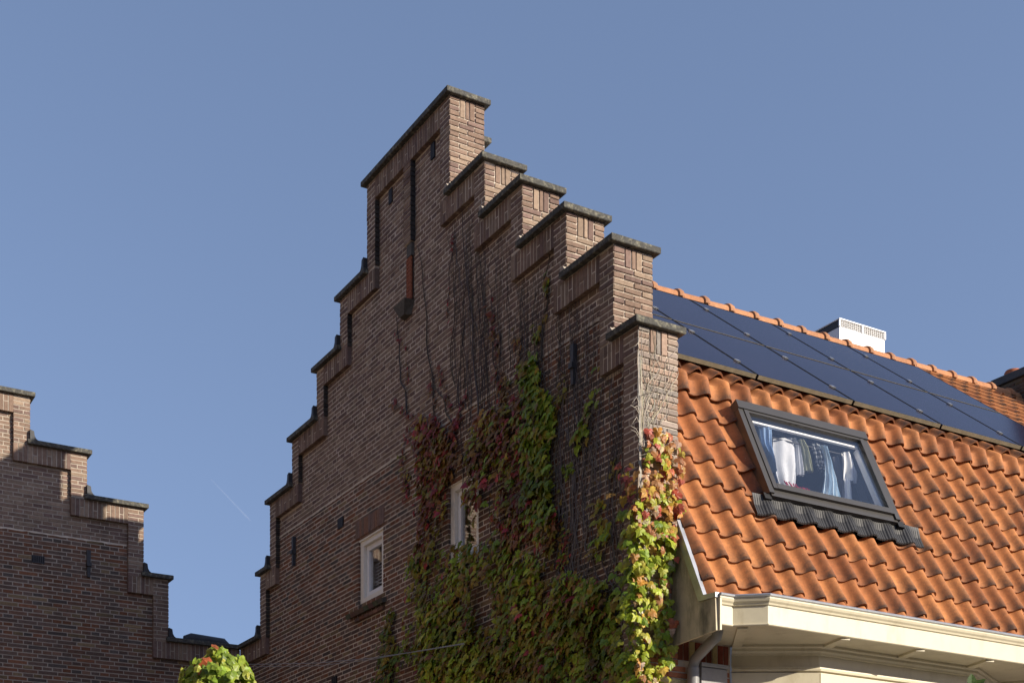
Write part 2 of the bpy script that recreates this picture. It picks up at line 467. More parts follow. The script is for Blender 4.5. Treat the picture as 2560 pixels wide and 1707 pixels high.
class Gable:
    W = 0.195; BAND = 0.215; REC = 0.05
    def __init__(self, us, tops, fn, thick, zmin, flip=False):
        self.us, self.tops, self.fn, self.thick, self.zmin = us, tops, fn, thick, zmin
        self.holes = []
    def lr(self, z):
        ins = [i for i, t in enumerate(self.tops) if t > z]
        if not ins: return None
        return self.us[ins[0]], self.us[ins[-1] + 1]
    def field(self, z):
        a = self.lr(z + self.BAND)
        if not a: return None
        l, r = a[0] + self.W, a[1] - self.W
        if a[1] >= self.us[-1] - 1e-6 and self.openend: r = a[1]
        if a[0] <= self.us[0] + 1e-6 and self.openstart: l = a[0]
        return (l, r) if r > l else None
    openend = False; openstart = False; dark = False
    def subtract(self, ivs, z0, z1):
        out = list(ivs)
        for (h0, h1, hz0, hz1) in self.holes:
            zm = (z0 + z1) / 2
            if hz0 < zm < hz1:
                nx = []
                for a, b in out:
                    if h1 <= a or h0 >= b: nx.append((a, b)); continue
                    if h0 - a > 0.02: nx.append((a, h0))
                    if b - h1 > 0.02: nx.append((h1, b))
                out = nx
        return out
    def core(self, parent, mat):
        zs = {self.zmin}
        for t in self.tops: zs |= {t, t - self.BAND}
        for h in self.holes: zs |= {h[2], h[3]}
        zs = sorted(z for z in zs if z >= self.zmin)
        m = MB(); R = self.REC
        def hexu(u0, u1, z0, z1, d0, d1):
            f = self.fn
            m.hexa([f(u0, z0, d0), f(u1, z0, d0), f(u1, z0, d1), f(u0, z0, d1), f(u0, z1, d0), f(u1, z1, d0), f(u1, z1, d1), f(u0, z1, d1)])
        for z0, z1 in zip(zs[:-1], zs[1:]):
            zm = (z0 + z1) / 2
            a = self.lr(zm)
            if not a: continue
            for u0, u1 in self.subtract([a], z0, z1):
                e0 = 0.006 if abs(u0 - a[0]) < 1e-6 else 0.006; e1 = 0.006
                hexu(u0 + e0, u1 - e1, z0, z1, R + 0.0035, self.thick)
            fl = self.field(zm)
            rng = [(a[0], a[1])] if not fl else [(a[0], fl[0]), (fl[1], a[1])]
            for u0, u1 in rng:
                if u1 - u0 > 0.03: hexu(u0 + 0.006, u1 - 0.006, z0 + (0.005 if z0 > self.zmin else 0), z1, 0.0035, R + 0.0035)
        return m.build('wall_core', mat, parent)
    def bricks(self, B, colborder, colfield):
        i0 = int(self.zmin / PITCH) + 1
        i1 = int(max(self.tops) / PITCH) + 1
        for i in range(i0, i1):
            z0 = i * PITCH; zm = z0 + 0.02
            a = self.lr(zm)
            if not a: continue
            fl = self.field(zm)
            if fl:
                for u0, u1 in self.subtract([fl], z0, z0 + PITCH):
                    fill_row(B, self.fn, i, u0, u1, self.REC, 0.03, lambda: colfield(z0), ztop=None)
            l1 = min(a[0] + self.W, fl[0] if fl else 9e9) if not (self.openstart and a[0] <= self.us[0] + 1e-6) else a[0]
            r0 = max(a[1] - self.W, fl[1] if fl else -9e9) if not (self.openend and a[1] >= self.us[-1] - 1e-6) else a[1]
            top = max(t for t in self.tops)
            tl = [t for t in self.tops if t > zm]
            if l1 - a[0] > 0.03: fill_row(B, self.fn, i, a[0], l1, 0.0, 0.066, colborder, ztop=self.tops[[k for k, t in enumerate(self.tops) if t > zm][0]] - 0.004)
            if a[1] - r0 > 0.03: fill_row(B, self.fn, i, r0, a[1], 0.0, 0.066, colborder, ztop=self.tops[[k for k, t in enumerate(self.tops) if t > zm][-1]] - 0.004)
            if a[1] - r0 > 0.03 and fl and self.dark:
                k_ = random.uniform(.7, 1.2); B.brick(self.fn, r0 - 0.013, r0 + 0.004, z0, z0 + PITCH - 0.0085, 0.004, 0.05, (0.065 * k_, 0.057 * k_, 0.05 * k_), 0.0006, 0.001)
        # soldier bands under each coping
        n = len(self.tops); peak = self.tops.index(max(self.tops))
        for k, t in enumerate(self.tops):
            u0, u1 = self.us[k], self.us[k + 1]
            if k < peak: s0, s1 = u0 + self.W, u1 + self.W
            elif k == peak: s0, s1 = u0 + self.W, u1 - self.W
            else: s0, s1 = u0 - self.W, u1 - self.W
            if k == 0 and self.openstart: s0 = u0
            if k == n - 1 and self.openend: s1 = u1
            if t - self.BAND < self.zmin: continue
            w = 0.0545; cnt = max(1, round((s1 - s0) / w)); w = (s1 - s0) / cnt
            for q in range(cnt):
                a, b = s0 + q * w, s0 + (q + 1) * w
                l = a if q == 0 else a + 0.0045; r = b if q == cnt - 1 else b - 0.0045
                if q % 3 == 1:
                    zm = t - self.BAND * random.choice((0.45, 0.52, 0.56))
                    B.brick(self.fn, l, r, t - self.BAND, zm - 0.0045, 0.0, 0.066, colborder())
                    B.brick(self.fn, l, r, zm + 0.0045, t - 0.004, 0.0, 0.066, colborder())
                else:
                    B.brick(self.fn, l, r, t - self.BAND, t - 0.004, 0.0, 0.066, colborder())
    def copings(self, parent, mat, over=0.05, th=0.055, lead=None, right_up=True, left_up=False):
        n = len(self.tops); peak = self.tops.index(max(self.tops))
        for k, t in enumerate(self.tops):
            u0, u1 = self.us[k], self.us[k + 1]
            if k < peak: a, b = u0 - over, u1 + 0.035
            elif k == peak: a, b = u0 - over, u1 + over
            else: a, b = u0 - 0.035, u1 + over
            if k == 0 and self.openstart: a = u0
            if k == n - 1 and self.openend: b = u1
            segs = [(a, b)]
            m = MB()
            f = self.fn; ch = 0.005; d0, d1 = -over, self.thick + over
            vs = []
            for (z, i) in ((t, ch), (t + ch, 0), (t + th - ch, 0), (t + th, ch * 1.6)):
                vs += [f(a + i, z, d0 + i), f(b - i, z, d0 + i), f(b - i, z, d1 - i), f(a + i, z, d1 - i)]
            fs = [(3, 2, 1, 0), (12, 13, 14, 15)]
            for kk in range(3):
                for jj in range(4):
                    p = kk * 4 + jj; q = kk * 4 + (jj + 1) % 4
                    fs.append((p, q, q + 4, p + 4))
            m.add(vs, fs)
            c = m.build('coping', mat, parent)
            # lead upstand at the inner end
            up = (k > peak and left_up) or (k < peak and right_up)
            if up and lead:
                s = 1 if k < peak else -1
                ui = u1 if k < peak else u0
                m = MB(); pr = []
                for (du, dz) in ((0.01, 0), (-0.085, 0), (-0.06, 0.018), (-0.042, 0.05), (-0.035, 0.105), (0.01, 0.12)):
                    pr.append((ui + s * du, t + th - 0.004 + dz))
                nn = len(pr)
                vs = [f(u, z, d0 + 0.004) for u, z in pr] + [f(u, z, d1 - 0.004) for u, z in pr]
                fs = [tuple(range(nn)), tuple(range(nn, 2 * nn))] + [(q, (q + 1) % nn, nn + (q + 1) % nn, nn + q) for q in range(nn)]
                m.add(vs, fs); m.build('lead_upstand', lead, c)

# ================================================================== main house
house = thing('gabled_house', 'brown brick house with stepped gable, orange tiled mansard roof and creeper climbing its side wall', 'house')
US = [0, .325, 1.003, 1.70, 2.36, 3.03, 4.885, 5.59, 6.25, 7.0, 7.73, 8.07, 8.8]
TOPS = [6.31, 7.065, 7.62, 8.175, 8.69, 9.635, 8.70, 8.15, 7.59, 7.045, 6.24, 5.45]
TH = 0.372
ZMIN = 3.0
fn_main = lambda u, z, d: (d, u, z)
G = Gable(US, TOPS, fn_main, TH, ZMIN)
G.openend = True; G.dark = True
W1 = (4.59, 5.212, 5.275, 5.99); W2 = (2.56, 3.15, 5.20, 6.0)
G.holes = [W1, W2]
wall = G.core(house, M['mortar']); wall.name = 'gable_wall'
B = Bricks()
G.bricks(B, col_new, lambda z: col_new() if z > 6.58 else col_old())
# sunlit step faces (towards the street)
for k in range(6):
    y = US[k]; t = TOPS[k]; zb = (TOPS[k - 1] + 0.055) if k else ZMIN
    fnf = lambda u, z, d, y=y: (u, y + d, z)
    X0, X1 = 0.004, TH + 0.004
    colf = col_new if k else None
    i0 = int(zb / PITCH); i1 = int(t / PITCH) + 1
    for i in range(i0, i1):
        z0 = max(i * PITCH, zb + 0.002); z1 = min(i * PITCH + PITCH - 0.0112, t - 0.004)
        if z1 - z0 < 0.018: continue
        cf = colf or ((lambda: (0.62, 0.52, 0.27)) if 3.62 < i * PITCH < 3.665 else (col_orange if i * PITCH < 3.86 else col_grey))
        if z0 > t - 0.2:                      # flat bricks at the edges, soldiers between
            B.brick(fnf, X0, X0 + 0.1, z0, z1, -0.004, 0.03, cf()); B.brick(fnf, X1 - 0.095, X1, z0, z1, -0.004, 0.03, cf())
            continue
        e = [X0, X0 + 0.19, X1] if i % 2 == 0 else [X0, X0 + 0.1, X0 + 0.265, X1]
        for a, b in zip(e[:-1], e[1:]):
            l = a if a == X0 else a + 0.005; r = b if b == X1 else b - 0.005
            B.brick(fnf, l, r, z0, z1, -0.004, 0.03, cf())
    s0, s1 = X0 + 0.11, X1 - 0.105
    zz = (int((t - 0.2) / PITCH) + 1) * PITCH
    for q, (a, b) in enumerate(((s0, s0 + 0.052), (s0 + 0.062, s0 + 0.095), (s0 + 0.105, s1))):
        B.brick(fnf, a, b, zz, t - 0.004, -0.004, 0.03, (colf or col_grey)())
B.emit(wall, M['brick'])
G.copings(house, M['coping'], lead=M['lead'], right_up=False, left_up=True)
# mortar fillets where the copings meet the next step
for k in range(5):
    m = MB(); u = US[k + 1]; t = TOPS[k] + 0.055
    m.prism([(u - 0.045, t - 0.003), (u + 0.03, t - 0.003), (u + 0.03, t + 0.028), (u - 0.015, t + 0.034)], -0.043, 0.33, 'x')
    m.build('mortar_fillet', M['mortar_old'], house)
# body of the house below and behind the gable
m = MB()
m.box(0.004, TH, 0.006, 8.8, 0.0, ZMIN)
m.build('lower_wall', M['farbrick'], house)
# old mortar scar across the gable
def scar(m, fn, u0, u1, z):
    n = int((u1 - u0) / 0.06); top = []; bot = []
    for k in range(n + 1):
        u = u0 + (u1 - u0) * k / n; zz = z + jit(.004); h = random.uniform(.004, .013)
        top.append((u, zz + h)); bot.append((u, zz - h))
    for k in range(n):
        q = [bot[k], bot[k + 1], top[k + 1], top[k]]
        m.add([fn(u, zz, 0.0455) for u, zz in q] + [fn(u, zz, 0.056) for u, zz in q], [(0, 1, 2, 3), (0, 1, 5, 4), (3, 2, 6, 7)])
m = MB(); scar(m, fn_main, 0.34, 7.52, 6.593)
m.build('mortar_scar', M['mortar'], wall)
# central rib of the gable top, ending in a terracotta grille on a stone corbel
BR = Bricks()
for i in range(int(8.64 / PITCH), int(9.42 / PITCH) + 1):
    z0 = i * PITCH
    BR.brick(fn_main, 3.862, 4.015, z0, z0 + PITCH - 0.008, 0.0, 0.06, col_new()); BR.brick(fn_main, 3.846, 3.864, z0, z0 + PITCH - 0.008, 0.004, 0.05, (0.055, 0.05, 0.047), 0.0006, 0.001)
rib = MB(); rib.box(0.006, 0.06, 3.868, 4.009, 8.62, 9.41)
ribo = rib.build('gable_rib', M['mortar'], house)
BR.emit(ribo, M['brick'])
m = MB(); m.box(0.018, 0.062, 3.872, 3.975, 8.49, 8.617); m.build('rib_foot', M['stone'], house)
m = MB()
m.box(0.034, 0.058, 3.885, 3.987, 8.055, 8.485)
for r in range(11):
    for c_ in range(3):
        pass
vent = m.build('vent_grille', M['dark'], house)
m = MB()
for c_ in range(4): m.box(0.022, 0.036, 3.882 + c_ * 0.031, 3.895 + c_ * 0.031, 8.05, 8.485)
for r in range(12): m.box(0.0225, 0.0365, 3.882, 3.988, 8.05 + r * 0.0385, 8.062 + r * 0.0385)
m.build('terracotta_lattice', M['terracotta'], vent)
m = MB(); m.box(0.03, 0.06, 3.988, 4.01, 8.05, 8.49); m.build('grille_slot', M['dark'], vent)
m = MB()
cz0, cz1 = 7.92, 8.045
m.hexa([(-0.02, 3.96, cz0), (0.07, 3.91, cz0), (0.07, 4.10, cz0), (-0.02, 4.06, cz0), (-0.055, 3.875, cz1), (0.07, 3.86, cz1), (0.07, 4.16, cz1), (-0.055, 4.14, cz1)])
m.build('stone_corbel', M['stone'], house)
# two slit vents under the top band, one vent brick lower down
for (y0, y1, z0, z1) in ((3.415, 3.50, 9.25, 9.405), (4.36, 4.44, 9.245, 9.395), (5.60, 5.75, 6.235, 6.35), (5.78, 5.92, 4.50, 4.62), (1.9, 1.93, 5.2, 5.21)):
    m = MB(); m.box(0.040, 0.06, y0, y1, z0, z1)
    v = m.build('air_vent', M['black'], house)
    m = MB()
    for q in range(3):
        yy = y0 + (q + 0.5) * (y1 - y0) / 3
        m.box(0.037, 0.043, yy - 0.006, yy + 0.006, z0 + 0.012, z1 - 0.012)
    m.build('vent_bar', M['iron'], v)
# wall anchors
def anchor(parent, fn, u, z0, z1, d):
    m = MB()
    zc = z0 + (z1 - z0) * 0.47
    for (a, b, w) in ((z0, zc - 0.02, 0.017), (zc + 0.02, z1, 0.021)):
        p = [fn(u - w, a, d), fn(u + w, a, d), fn(u + w, a, d + 0.05), fn(u - w, a, d + 0.05)]
        q = [fn(u - w * 1.15, b, d), fn(u + w * 1.15, b, d), fn(u + w * 1.15, b, d + 0.05), fn(u - w * 1.15, b, d + 0.05)]
        m.hexa(p + q)
    p = [fn(u - .028, zc - .022, d - .018), fn(u + .028, zc - .022, d - .018), fn(u + .028, zc - .022, d + .05), fn(u - .028, zc - .022, d + .05)]
    q = [fn(u - .028, zc + .022, d - .018), fn(u + .028, zc + .022, d - .018), fn(u + .028, zc + .022, d + .05), fn(u - .028, zc + .022, d + .05)]
    m.hexa(p + q)
    m.build('wall_anchor', M['iron'], parent)
anchor(house, fn_main, 7.022, 6.13, 6.47, 0.012)
anchor(house, fn_main, 0.938, 6.18, 6.51, 0.012)

# gable windows -----------------------------------------------------------
def gable_window(hole, inner_side):
    y0, y1, z0, z1 = hole
    xf = 0.075
    m = MB(); fw = 0.085
    m.box(xf, xf + 0.09, y0 + .002, y1 - .002, z1 - fw, z1 - 0.002)
    m.box(xf, xf + 0.09, y0 + .002, y1 - .002, z0 + .002, z0 + fw * 0.8)
    m.box(xf + .0015, xf + 0.09, y0 + .002, y0 + fw, z0 + fw * 0.8, z1 - fw)
    m.box(xf + .0015, xf + 0.09, y1 - fw, y1 - .002, z0 + fw * 0.8, z1 - fw)
    m.box(xf - 0.018, xf + 0.02, y0 + .002, y1 - .002, z1 - 0.03, z1 - 0.004)
    w = m.build('window', M['winframe'], house)
    a0, a1, b0, b1 = y0 + fw + .004, y1 - fw - .004, z0 + fw * 0.8 + .004, z1 - fw - .004
    m = MB(); sw = 0.055; xs = xf + 0.035
    m.box(xs, xs + .045, a0, a1, b1 - sw, b1); m.box(xs, xs + .045, a0, a1, b0, b0 + sw)
    m.box(xs + .001, xs + .045, a0, a0 + sw, b0 + sw, b1 - sw); m.box(xs + .001, xs + .045, a1 - sw, a1, b0 + sw, b1 - sw)
    m.build('sash', M['sash'], w)
    m = MB(); m.box(xs + .02, xs + .026, a0 + sw - .003, a1 - sw + .003, b0 + sw - .003, b1 - sw + .003)
    m.build('pane', M['glass'], w)
    m = MB(); m.box(0.30, 0.36, y0 - .05, y1 + .05, z0 - .05, z1 + .05); m.build('dark_room', M['dark'], w)
    return w
w1 = gable_window(W1, 0); w2 = gable_window(W2, 0)
# slatted blind behind the pane of the left window
m = MB()
for q in range(9):
    z = W1[2] + 0.13 + q * 0.036
    m.hexa([(0.18, W1[0] + .15, z), (0.20, W1[0] + .15, z + 0.022), (0.20, W1[1] - .15, z + 0.022), (0.18, W1[1] - .15, z), (0.183, W1[0] + .15, z), (0.203, W1[0] + .15, z + 0.022), (0.203, W1[1] - .15, z + 0.022), (0.183, W1[1] - .15, z)])
m.build('blind', M['sash'], w1)
# soldier lintel and sloping sill of the left window
BL = Bricks()
n = 13
for q in range(n):
    a = 4.56 + q * (0.72 / n)
    BL.brick(fn_main, a + .004, a + 0.72 / n - .004, 6.0, 6.185, 0.041, 0.03, random.choice(((0.25, 0.155, 0.115), (0.21, 0.145, 0.11), (0.27, 0.15, 0.10), (0.22, 0.15, 0.125))))
for q in range(8):
    a = 4.50 + q * 0.115
    p = []
    for (z, x) in ((5.205, -0.015), (5.25, 0.11)):
        p += [(x, a + .004, z), (x, a + .111, z), (x + .02, a + .111, z - .045), (x + .02, a + .004, z - .045)]
    BL.items.append((1, p, [(0, 1, 2, 3), (4, 5, 6, 7), (0, 1, 5, 4), (1, 2, 6, 5), (2, 3, 7, 6), (3, 0, 4, 7)], (0.13 + jit(.03), 0.105 + jit(.02), 0.085)))
for q in range(6):
    a = 4.55 + q * 0.117
    BL.brick(fn_main, a, a + 0.11, 5.10, 5.14, 0.022, 0.05, col_old())
BL.emit(w1, M['brick'])

# parapet stub behind the gable top
m = MB(); m.bbox(0.30, 0.672, 3.55, 4.2, 8.3, 9.618); o = m.build('parapet_stub', M['brick'], house)
m = MB(); m.bbox(0.28, 0.727, 3.5, 4.25, 9.618, 9.673); m.build('coping', M['coping'], house)

# ------------------------------------------------------------------ roof
KY, KZ = 0.606, 6.287            # kink of the mansard (tile surface)
T = 2.02; CL = math.hypot(1, T); DL = Vector((0, -1 / CL, -T / CL)); NL = Vector((0, -T / CL, 1 / CL))
T2 = 0.778; CU = math.hypot(1, T2); DU = Vector((0, -1 / CU, -T2 / CU)); NU = Vector((0, -T2 / CU, 1 / CU))
RY = 3.99; RZ = KZ + (RY - KY) * T2
KINK = Vector((0, KY, KZ))
def low(X, s, n=0.0): return Vector((X, 0, 0)) + KINK + DL * s + NL * n
def upp(X, s, n=0.0): return Vector((X, 0, 0)) + KINK - DU * s + NU * n      # s measured up the slope
XE = 9.6
SK = (1.29, 2.76, 0.22, 1.22)      # roof window X0,X1,s0,s1 (outer)
def slab(m, f, x0, x1, s0, s1, n0, n1):
    p = [f(x0, s0, n0), f(x1, s0, n0), f(x1, s1, n0), f(x0, s1, n0), f(x0, s0, n1), f(x1, s0, n1), f(x1, s1, n1), f(x0, s1, n1)]
    m.hexa(p)
m = MB()
SL = 2.14
hx0, hx1, hs0, hs1 = SK[0] + .1, SK[1] - .1, SK[2] + .1, SK[3] - .1
slab(m, low, TH + .01, hx0, 0, SL, -0.13, -0.065)
slab(m, low, hx1, XE, 0, SL, -0.12, -0.055)
slab(m, low, hx0, hx1, 0, hs0, -0.12, -0.055)
slab(m, low, hx0, hx1, hs1, SL, -0.12, -0.055)
slab(m, upp, TH + .01, XE, 0.0, (RY - KY) * CU, -0.14, -0.06)
back = lambda X, s, n: Vector((X, RY + s / CU, RZ - s * T2 / CU)) + Vector((0, T2 / CU, 1 / CU)) * n
slab(m, back, TH + .01, XE, 0.0, 4.4, -0.1, -0.02)
m.box(XE - .3, XE, 0.3, 7.7, 0, 5.5)
roof = m.build('roof', M['dark'], house)

TW, TP = 0.2235, 0.2535
PROFILE = [(-0.05, -0.004), (0.08, -0.019), (0.20, -0.028), (0.33, -0.031), (0.45, -0.026), (0.54, -0.013), (0.61, 0.004), (0.68, 0.020), (0.75, 0.031), (0.82, 0.036), (0.88, 0.034), (0.94, 0.027), (1.0, 0.015), (1.07, 0.000)]
def tile_h(q):
    for (a, ha), (b, hb) in zip(PROFILE[:-1], PROFILE[1:]):
        if q <= b: return ha + (hb - ha) * (q - a) / (b - a)
    return PROFILE[-1][1]
def tile_mesh(name, path, nrm, soot_shade_pow=1.1, qmin=-1.0):
    """S-profile clay tile swept along path (list of Vectors, top to bottom); nrm = list of normals."""
    m = MB(); nseg = 13; th = 0.017
    prof = [(q * TW, tile_h(q)) for q in (-0.03, 0.08, 0.20, 0.33, 0.45, 0.54, 0.61, 0.68, 0.75, 0.82, 0.88, 0.94, 1.0, 1.07) if q > qmin]
    nseg = len(prof) - 1
    nr = len(path)
    top = []; bot = []
    for i, (p, nn) in enumerate(zip(path, nrm)):
        top.append([p + Vector((x, 0, 0)) + nn * h for x, h in prof])
        bot.append([p + Vector((x, 0, 0)) + nn * (h - th) for x, h in prof])
    W = nseg + 1
    vs = [v for r in top for v in r]
    tot = sum((path[i + 1] - path[i]).length for i in range(nr - 1)); acc = 0
    base = 0
    for i in range(nr - 1):
        l0 = acc / tot; acc += (path[i + 1] - path[i]).length; l1 = acc / tot
        for k in range(nseg):
            q = (prof[k][0] + prof[k + 1][0]) / 2 / TW
            flank = max(0.0, 1 - abs(q - 0.68) / 0.22); lip = ((l0 + l1) / 2) ** 5  # roll flank darkened: part soot, part painted shade
            so = ((l0 + l1) / 2) ** soot_shade_pow * (0.10 + 0.75 * flank + 0.35 * (q > .8)) + lip * 0.35
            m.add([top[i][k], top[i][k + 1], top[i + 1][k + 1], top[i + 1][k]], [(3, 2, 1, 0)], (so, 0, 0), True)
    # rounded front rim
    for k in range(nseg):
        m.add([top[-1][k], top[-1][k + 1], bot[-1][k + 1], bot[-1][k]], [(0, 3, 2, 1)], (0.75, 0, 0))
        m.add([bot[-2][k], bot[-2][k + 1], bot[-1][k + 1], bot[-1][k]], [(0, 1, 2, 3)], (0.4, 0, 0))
    for i in range(nr - 1):
        m.add([top[i][-1], bot[i][-1], bot[i + 1][-1], top[i + 1][-1]], [(0, 1, 2, 3)], (0.4, 0, 0))
    me = m.mesh(name, M['tile'])
    # weld so smooth shading works across segments
    import bmesh
    bm = bmesh.new(); bm.from_mesh(me)
    bmesh.ops.remove_doubles(bm, verts=bm.verts, dist=0.0004)
    bmesh.ops.recalc_face_normals(bm, faces=bm.faces)
    for e in bm.edges:
        if len(e.link_faces) == 2 and e.calc_face_angle(0) > math.radians(50): e.smooth = False
    for f in bm.faces: f.smooth = True
    bm.to_mesh(me); bm.free()
    acc_ = {}; ca_ = me.color_attributes['Col'].data
    for lp in me.loops:
        a_ = acc_.setdefault(lp.vertex_index, [0, 0]); a_[0] += ca_[lp.index].color[0]; a_[1] += 1
    for lp in me.loops:
        a_ = acc_[lp.vertex_index]; ca_[lp.index].color = (a_[0] / a_[1], 0, 0, 1)
    return me
LEN = TP + 0.05
def straight(D, Nn):
    pts = [D * 0 - Nn * 0.022]
    for q in (0.3, 0.55, 0.78, 0.9, 0.97, 1.0):
        pts.append(D * (LEN * q) + Nn * (-0.024 + 0.034 * q))
    pts[-1] -= Nn * 0.003
    return pts, [Nn] * len(pts)
p, nn = straight(DL, NL); ME_LOW = tile_mesh('tile', p, nn)
p, nn = straight(DU, NU); ME_UPP = tile_mesh('tile', p, nn, 7.0)
kp = []; kn = []
nm = ((NU + NL) * 0.5).normalized()
BEND = NL * 0.046; DV = Vector((0, -0.24, -1)).normalized(); NV = Vector((0, -1, 0.24)).normalized()
for q in (0.0, 0.5, 0.94): kp.append((-DU * 0.24 + NU * 0.004).lerp(BEND, q)); kn.append(NU)
kp.append(BEND.copy()); kn.append((NU + NV).normalized())
for q in (0.008, 0.05, 0.10, 0.135, 0.15): kp.append(BEND + DV * q); kn.append(NV)
ME_KINK = tile_mesh('tile', kp, kn, 3.5); ME_KINK0 = tile_mesh('tile', kp, kn, 3.5, 0.5)
p, nn = straight(DU, NU); ME_CAP = tile_mesh('tile', p, nn, 0.35)
p, nn = straight(DL, NL); ME_LOW0 = tile_mesh('tile', p, nn, 1.1, 0.5)
tiles = []          # (mesh, location, euler, size)
def put(me, loc, rx=0.012):
    px, py, dep = project(loc)
    vis = 1.0 / dep ** 2 if (-60 < px < 2640 and -60 < py < 1760) else 0
    tiles.append((vis, me, Vector(loc), (jit(rx) * 0.6, jit(rx), jit(rx))))
X00 = 0.2195
ncol = 26
for c_ in range(ncol):
    x = X00 + c_ * TW
    if c_: put(ME_CAP, Vector((x, 0, 0)) + KINK - DU * (0.10 + LEN) + NU * 0.066, 0.010)
    put(ME_KINK if c_ else ME_KINK0, Vector((x, 0, 0)) + KINK + NL * 0.004, 0.010)
    for r in range(10):
        s_front = 0.395 + r * TP
        s = s_front - LEN
        xm = x + TW / 2
        if SK[0] + 0.0 < xm < SK[1] - 0.0 and s_front > SK[2] + 0.0 and s < SK[3] - 0.06: continue
        if s_front > 2.46: continue
        put(ME_LOW if c_ else ME_LOW0, low(x, s + random.gauss(0, .005), jit(.003)), 0.028)
    
# upper slope right of the solar panels
PX = [0.65 + 1.132 * j for j in range(6)]
c_ = 0
x = PX[-1] - 0.25
while x < XE - 0.2:
    for r in range(17):
        put(ME_UPP, upp(x, (RY - KY) * CU - 0.02 - r * TP, 0.0), 0.008)
    x += TW
tiles.sort(key=lambda t: -t[0])
tiles = [t for t in tiles if t[0] > 0]
from mathutils import Euler
rest = MB()
for q, (vis, me, loc, eu) in enumerate(tiles):
    if q < 300:
        o = link(me, 'tile', roof); o.location = loc; o.rotation_euler = eu
    else:
        mt = Euler(eu).to_matrix(); ca = me.color_attributes['Col'].data
        for pl in me.polygons:
            rest.add([mt @ me.vertices[v].co + loc for v in pl.vertices], [tuple(range(len(pl.vertices)))], tuple(ca[pl.loop_start].color[:3]), True)
if rest.v: rest.build('tilework', M['tile'], roof, kind='stuff')
# ridge tiles
def ridge_mesh():
    m = MB(); n = 10; L_ = 0.365
    secs = [(0, 0.096), (0.25, 0.102), (0.300, 0.104), (0.305, 0.124), (0.335, 0.132), (0.368, 0.124), (0.372, 0.10)]
    rings = []
    for x, r in secs:
        ring = []
        for k in range(n + 1):
            a = math.pi * (k / n) * 1.08 - 0.04 * math.pi
            ring.append(Vector((x, -math.cos(a) * r * 1.08, math.sin(a) * r * 0.85)))
        rings.append(ring)
    for i in range(len(rings) - 1):
        for k in range(n):
            m.add([rings[i][k], rings[i + 1][k], rings[i + 1][k + 1], rings[i][k + 1]], [(0, 1, 2, 3)], (0.25 if i < 2 else 0.45, 0, 0), True)
    me = m.mesh('ridge_tile', M['ridgetile'])
    import bmesh
    bm = bmesh.new(); bm.from_mesh(me); bmesh.ops.remove_doubles(bm, verts=bm.verts, dist=0.0004); bmesh.ops.recalc_face_normals(bm, faces=bm.faces)
    for f in bm.faces: f.smooth = True
    for e in bm.edges:
        if len(e.link_faces) == 2 and e.calc_face_angle(0) > math.radians(40): e.smooth = False
    bm.to_mesh(me); bm.free()
    return me
rm = ridge_mesh()
ridge = link(None, 'ridge', house)
x = 0.5
while x < XE - 0.1:
    o = link(rm, 'ridge_tile', ridge); o.location = (x, RY, RZ - 0.04); o.rotation_euler = (jit(.02), jit(.012), jit(.012)); x += 0.365
m = MB(); m.box(0.45, XE, RY - 0.08, RY + 0.08, RZ - 0.14, RZ - 0.02); m.build('ridge_mortar', M['mortar'], ridge)

# ------------------------------------------------------------------ solar panels (two rows of five)
ORD = ['first', 'second', 'third', 'fourth', 'fifth']
PL = 1.52; S0 = 0.24
for row in range(2):
    for c_ in range(5):
        x0, x1 = PX[c_] + 0.011, PX[c_ + 1] - 0.011
        s0 = S0 + row * (PL + 0.012); s1 = s0 + PL
        lab = '%s solar panel from the gable in the %s row on the roof' % (ORD[c_], 'lower' if row == 0 else 'upper')
        t = thing('solar_panel', lab, 'solar panel', 'solar panels on the upper roof slope')
        t.location = upp(x0, s0, 0.06)
        base = Vector(t.location)
        fr = lambda X, s, n: upp(X, s, n) - base
        m = MB(); n0, n1 = 0.108, 0.145; w = 0.011; e = 0.004
        slab(m, fr, x0, x1, s0, s0 + e, n0, n1); slab(m, fr, x0, x1, s1 - e, s1, n0, n1)
        slab(m, fr, x0, x0 + w, s0 + e, s1 - e, n0, n1 - .0005); slab(m, fr, x1 - w, x1, s0 + e, s1 - e, n0, n1 - .0005)
        m.build('frame', M['black'], t)
        m = MB(); slab(m, fr, x0 + .002, x1 - .002, s0 - .004, s0 - .0005, n0 + .001, n1 + (-0.001 if row == 0 else 0.003)); m.build('lower_edge', M['panelframe'], t)  # tan colour stands for sun glinting on the dark frame's lower edge
        m = MB(); slab(m, fr, x0 + w, x1 - w, s0 + e, s1 - e, n0 + .01, n1 - .002); m.build('glass', M['pv'], t)
        if c_ < 4:
            for q in (0.23, 0.77):
                m = MB(); sc = s0 + PL * q
                slab(m, fr, x1 - 0.012, x1 + 0.034, sc - 0.024, sc + 0.024, n1 + .001, n1 + .012)
                slab(m, fr, x1 + 0.004, x1 + 0.018, sc - 0.024, sc + 0.024, n0, n1 + .001)
                m.build('clamp', M['clamp'], t)
m = MB()
for s in (0.6, 1.4, 2.1, 2.9): slab(m, upp, PX[0] + .05, PX[-1] - .05, s - .02, s + .02, 0.0, 0.107)
m.build('mounting_rail', M['black'], roof)

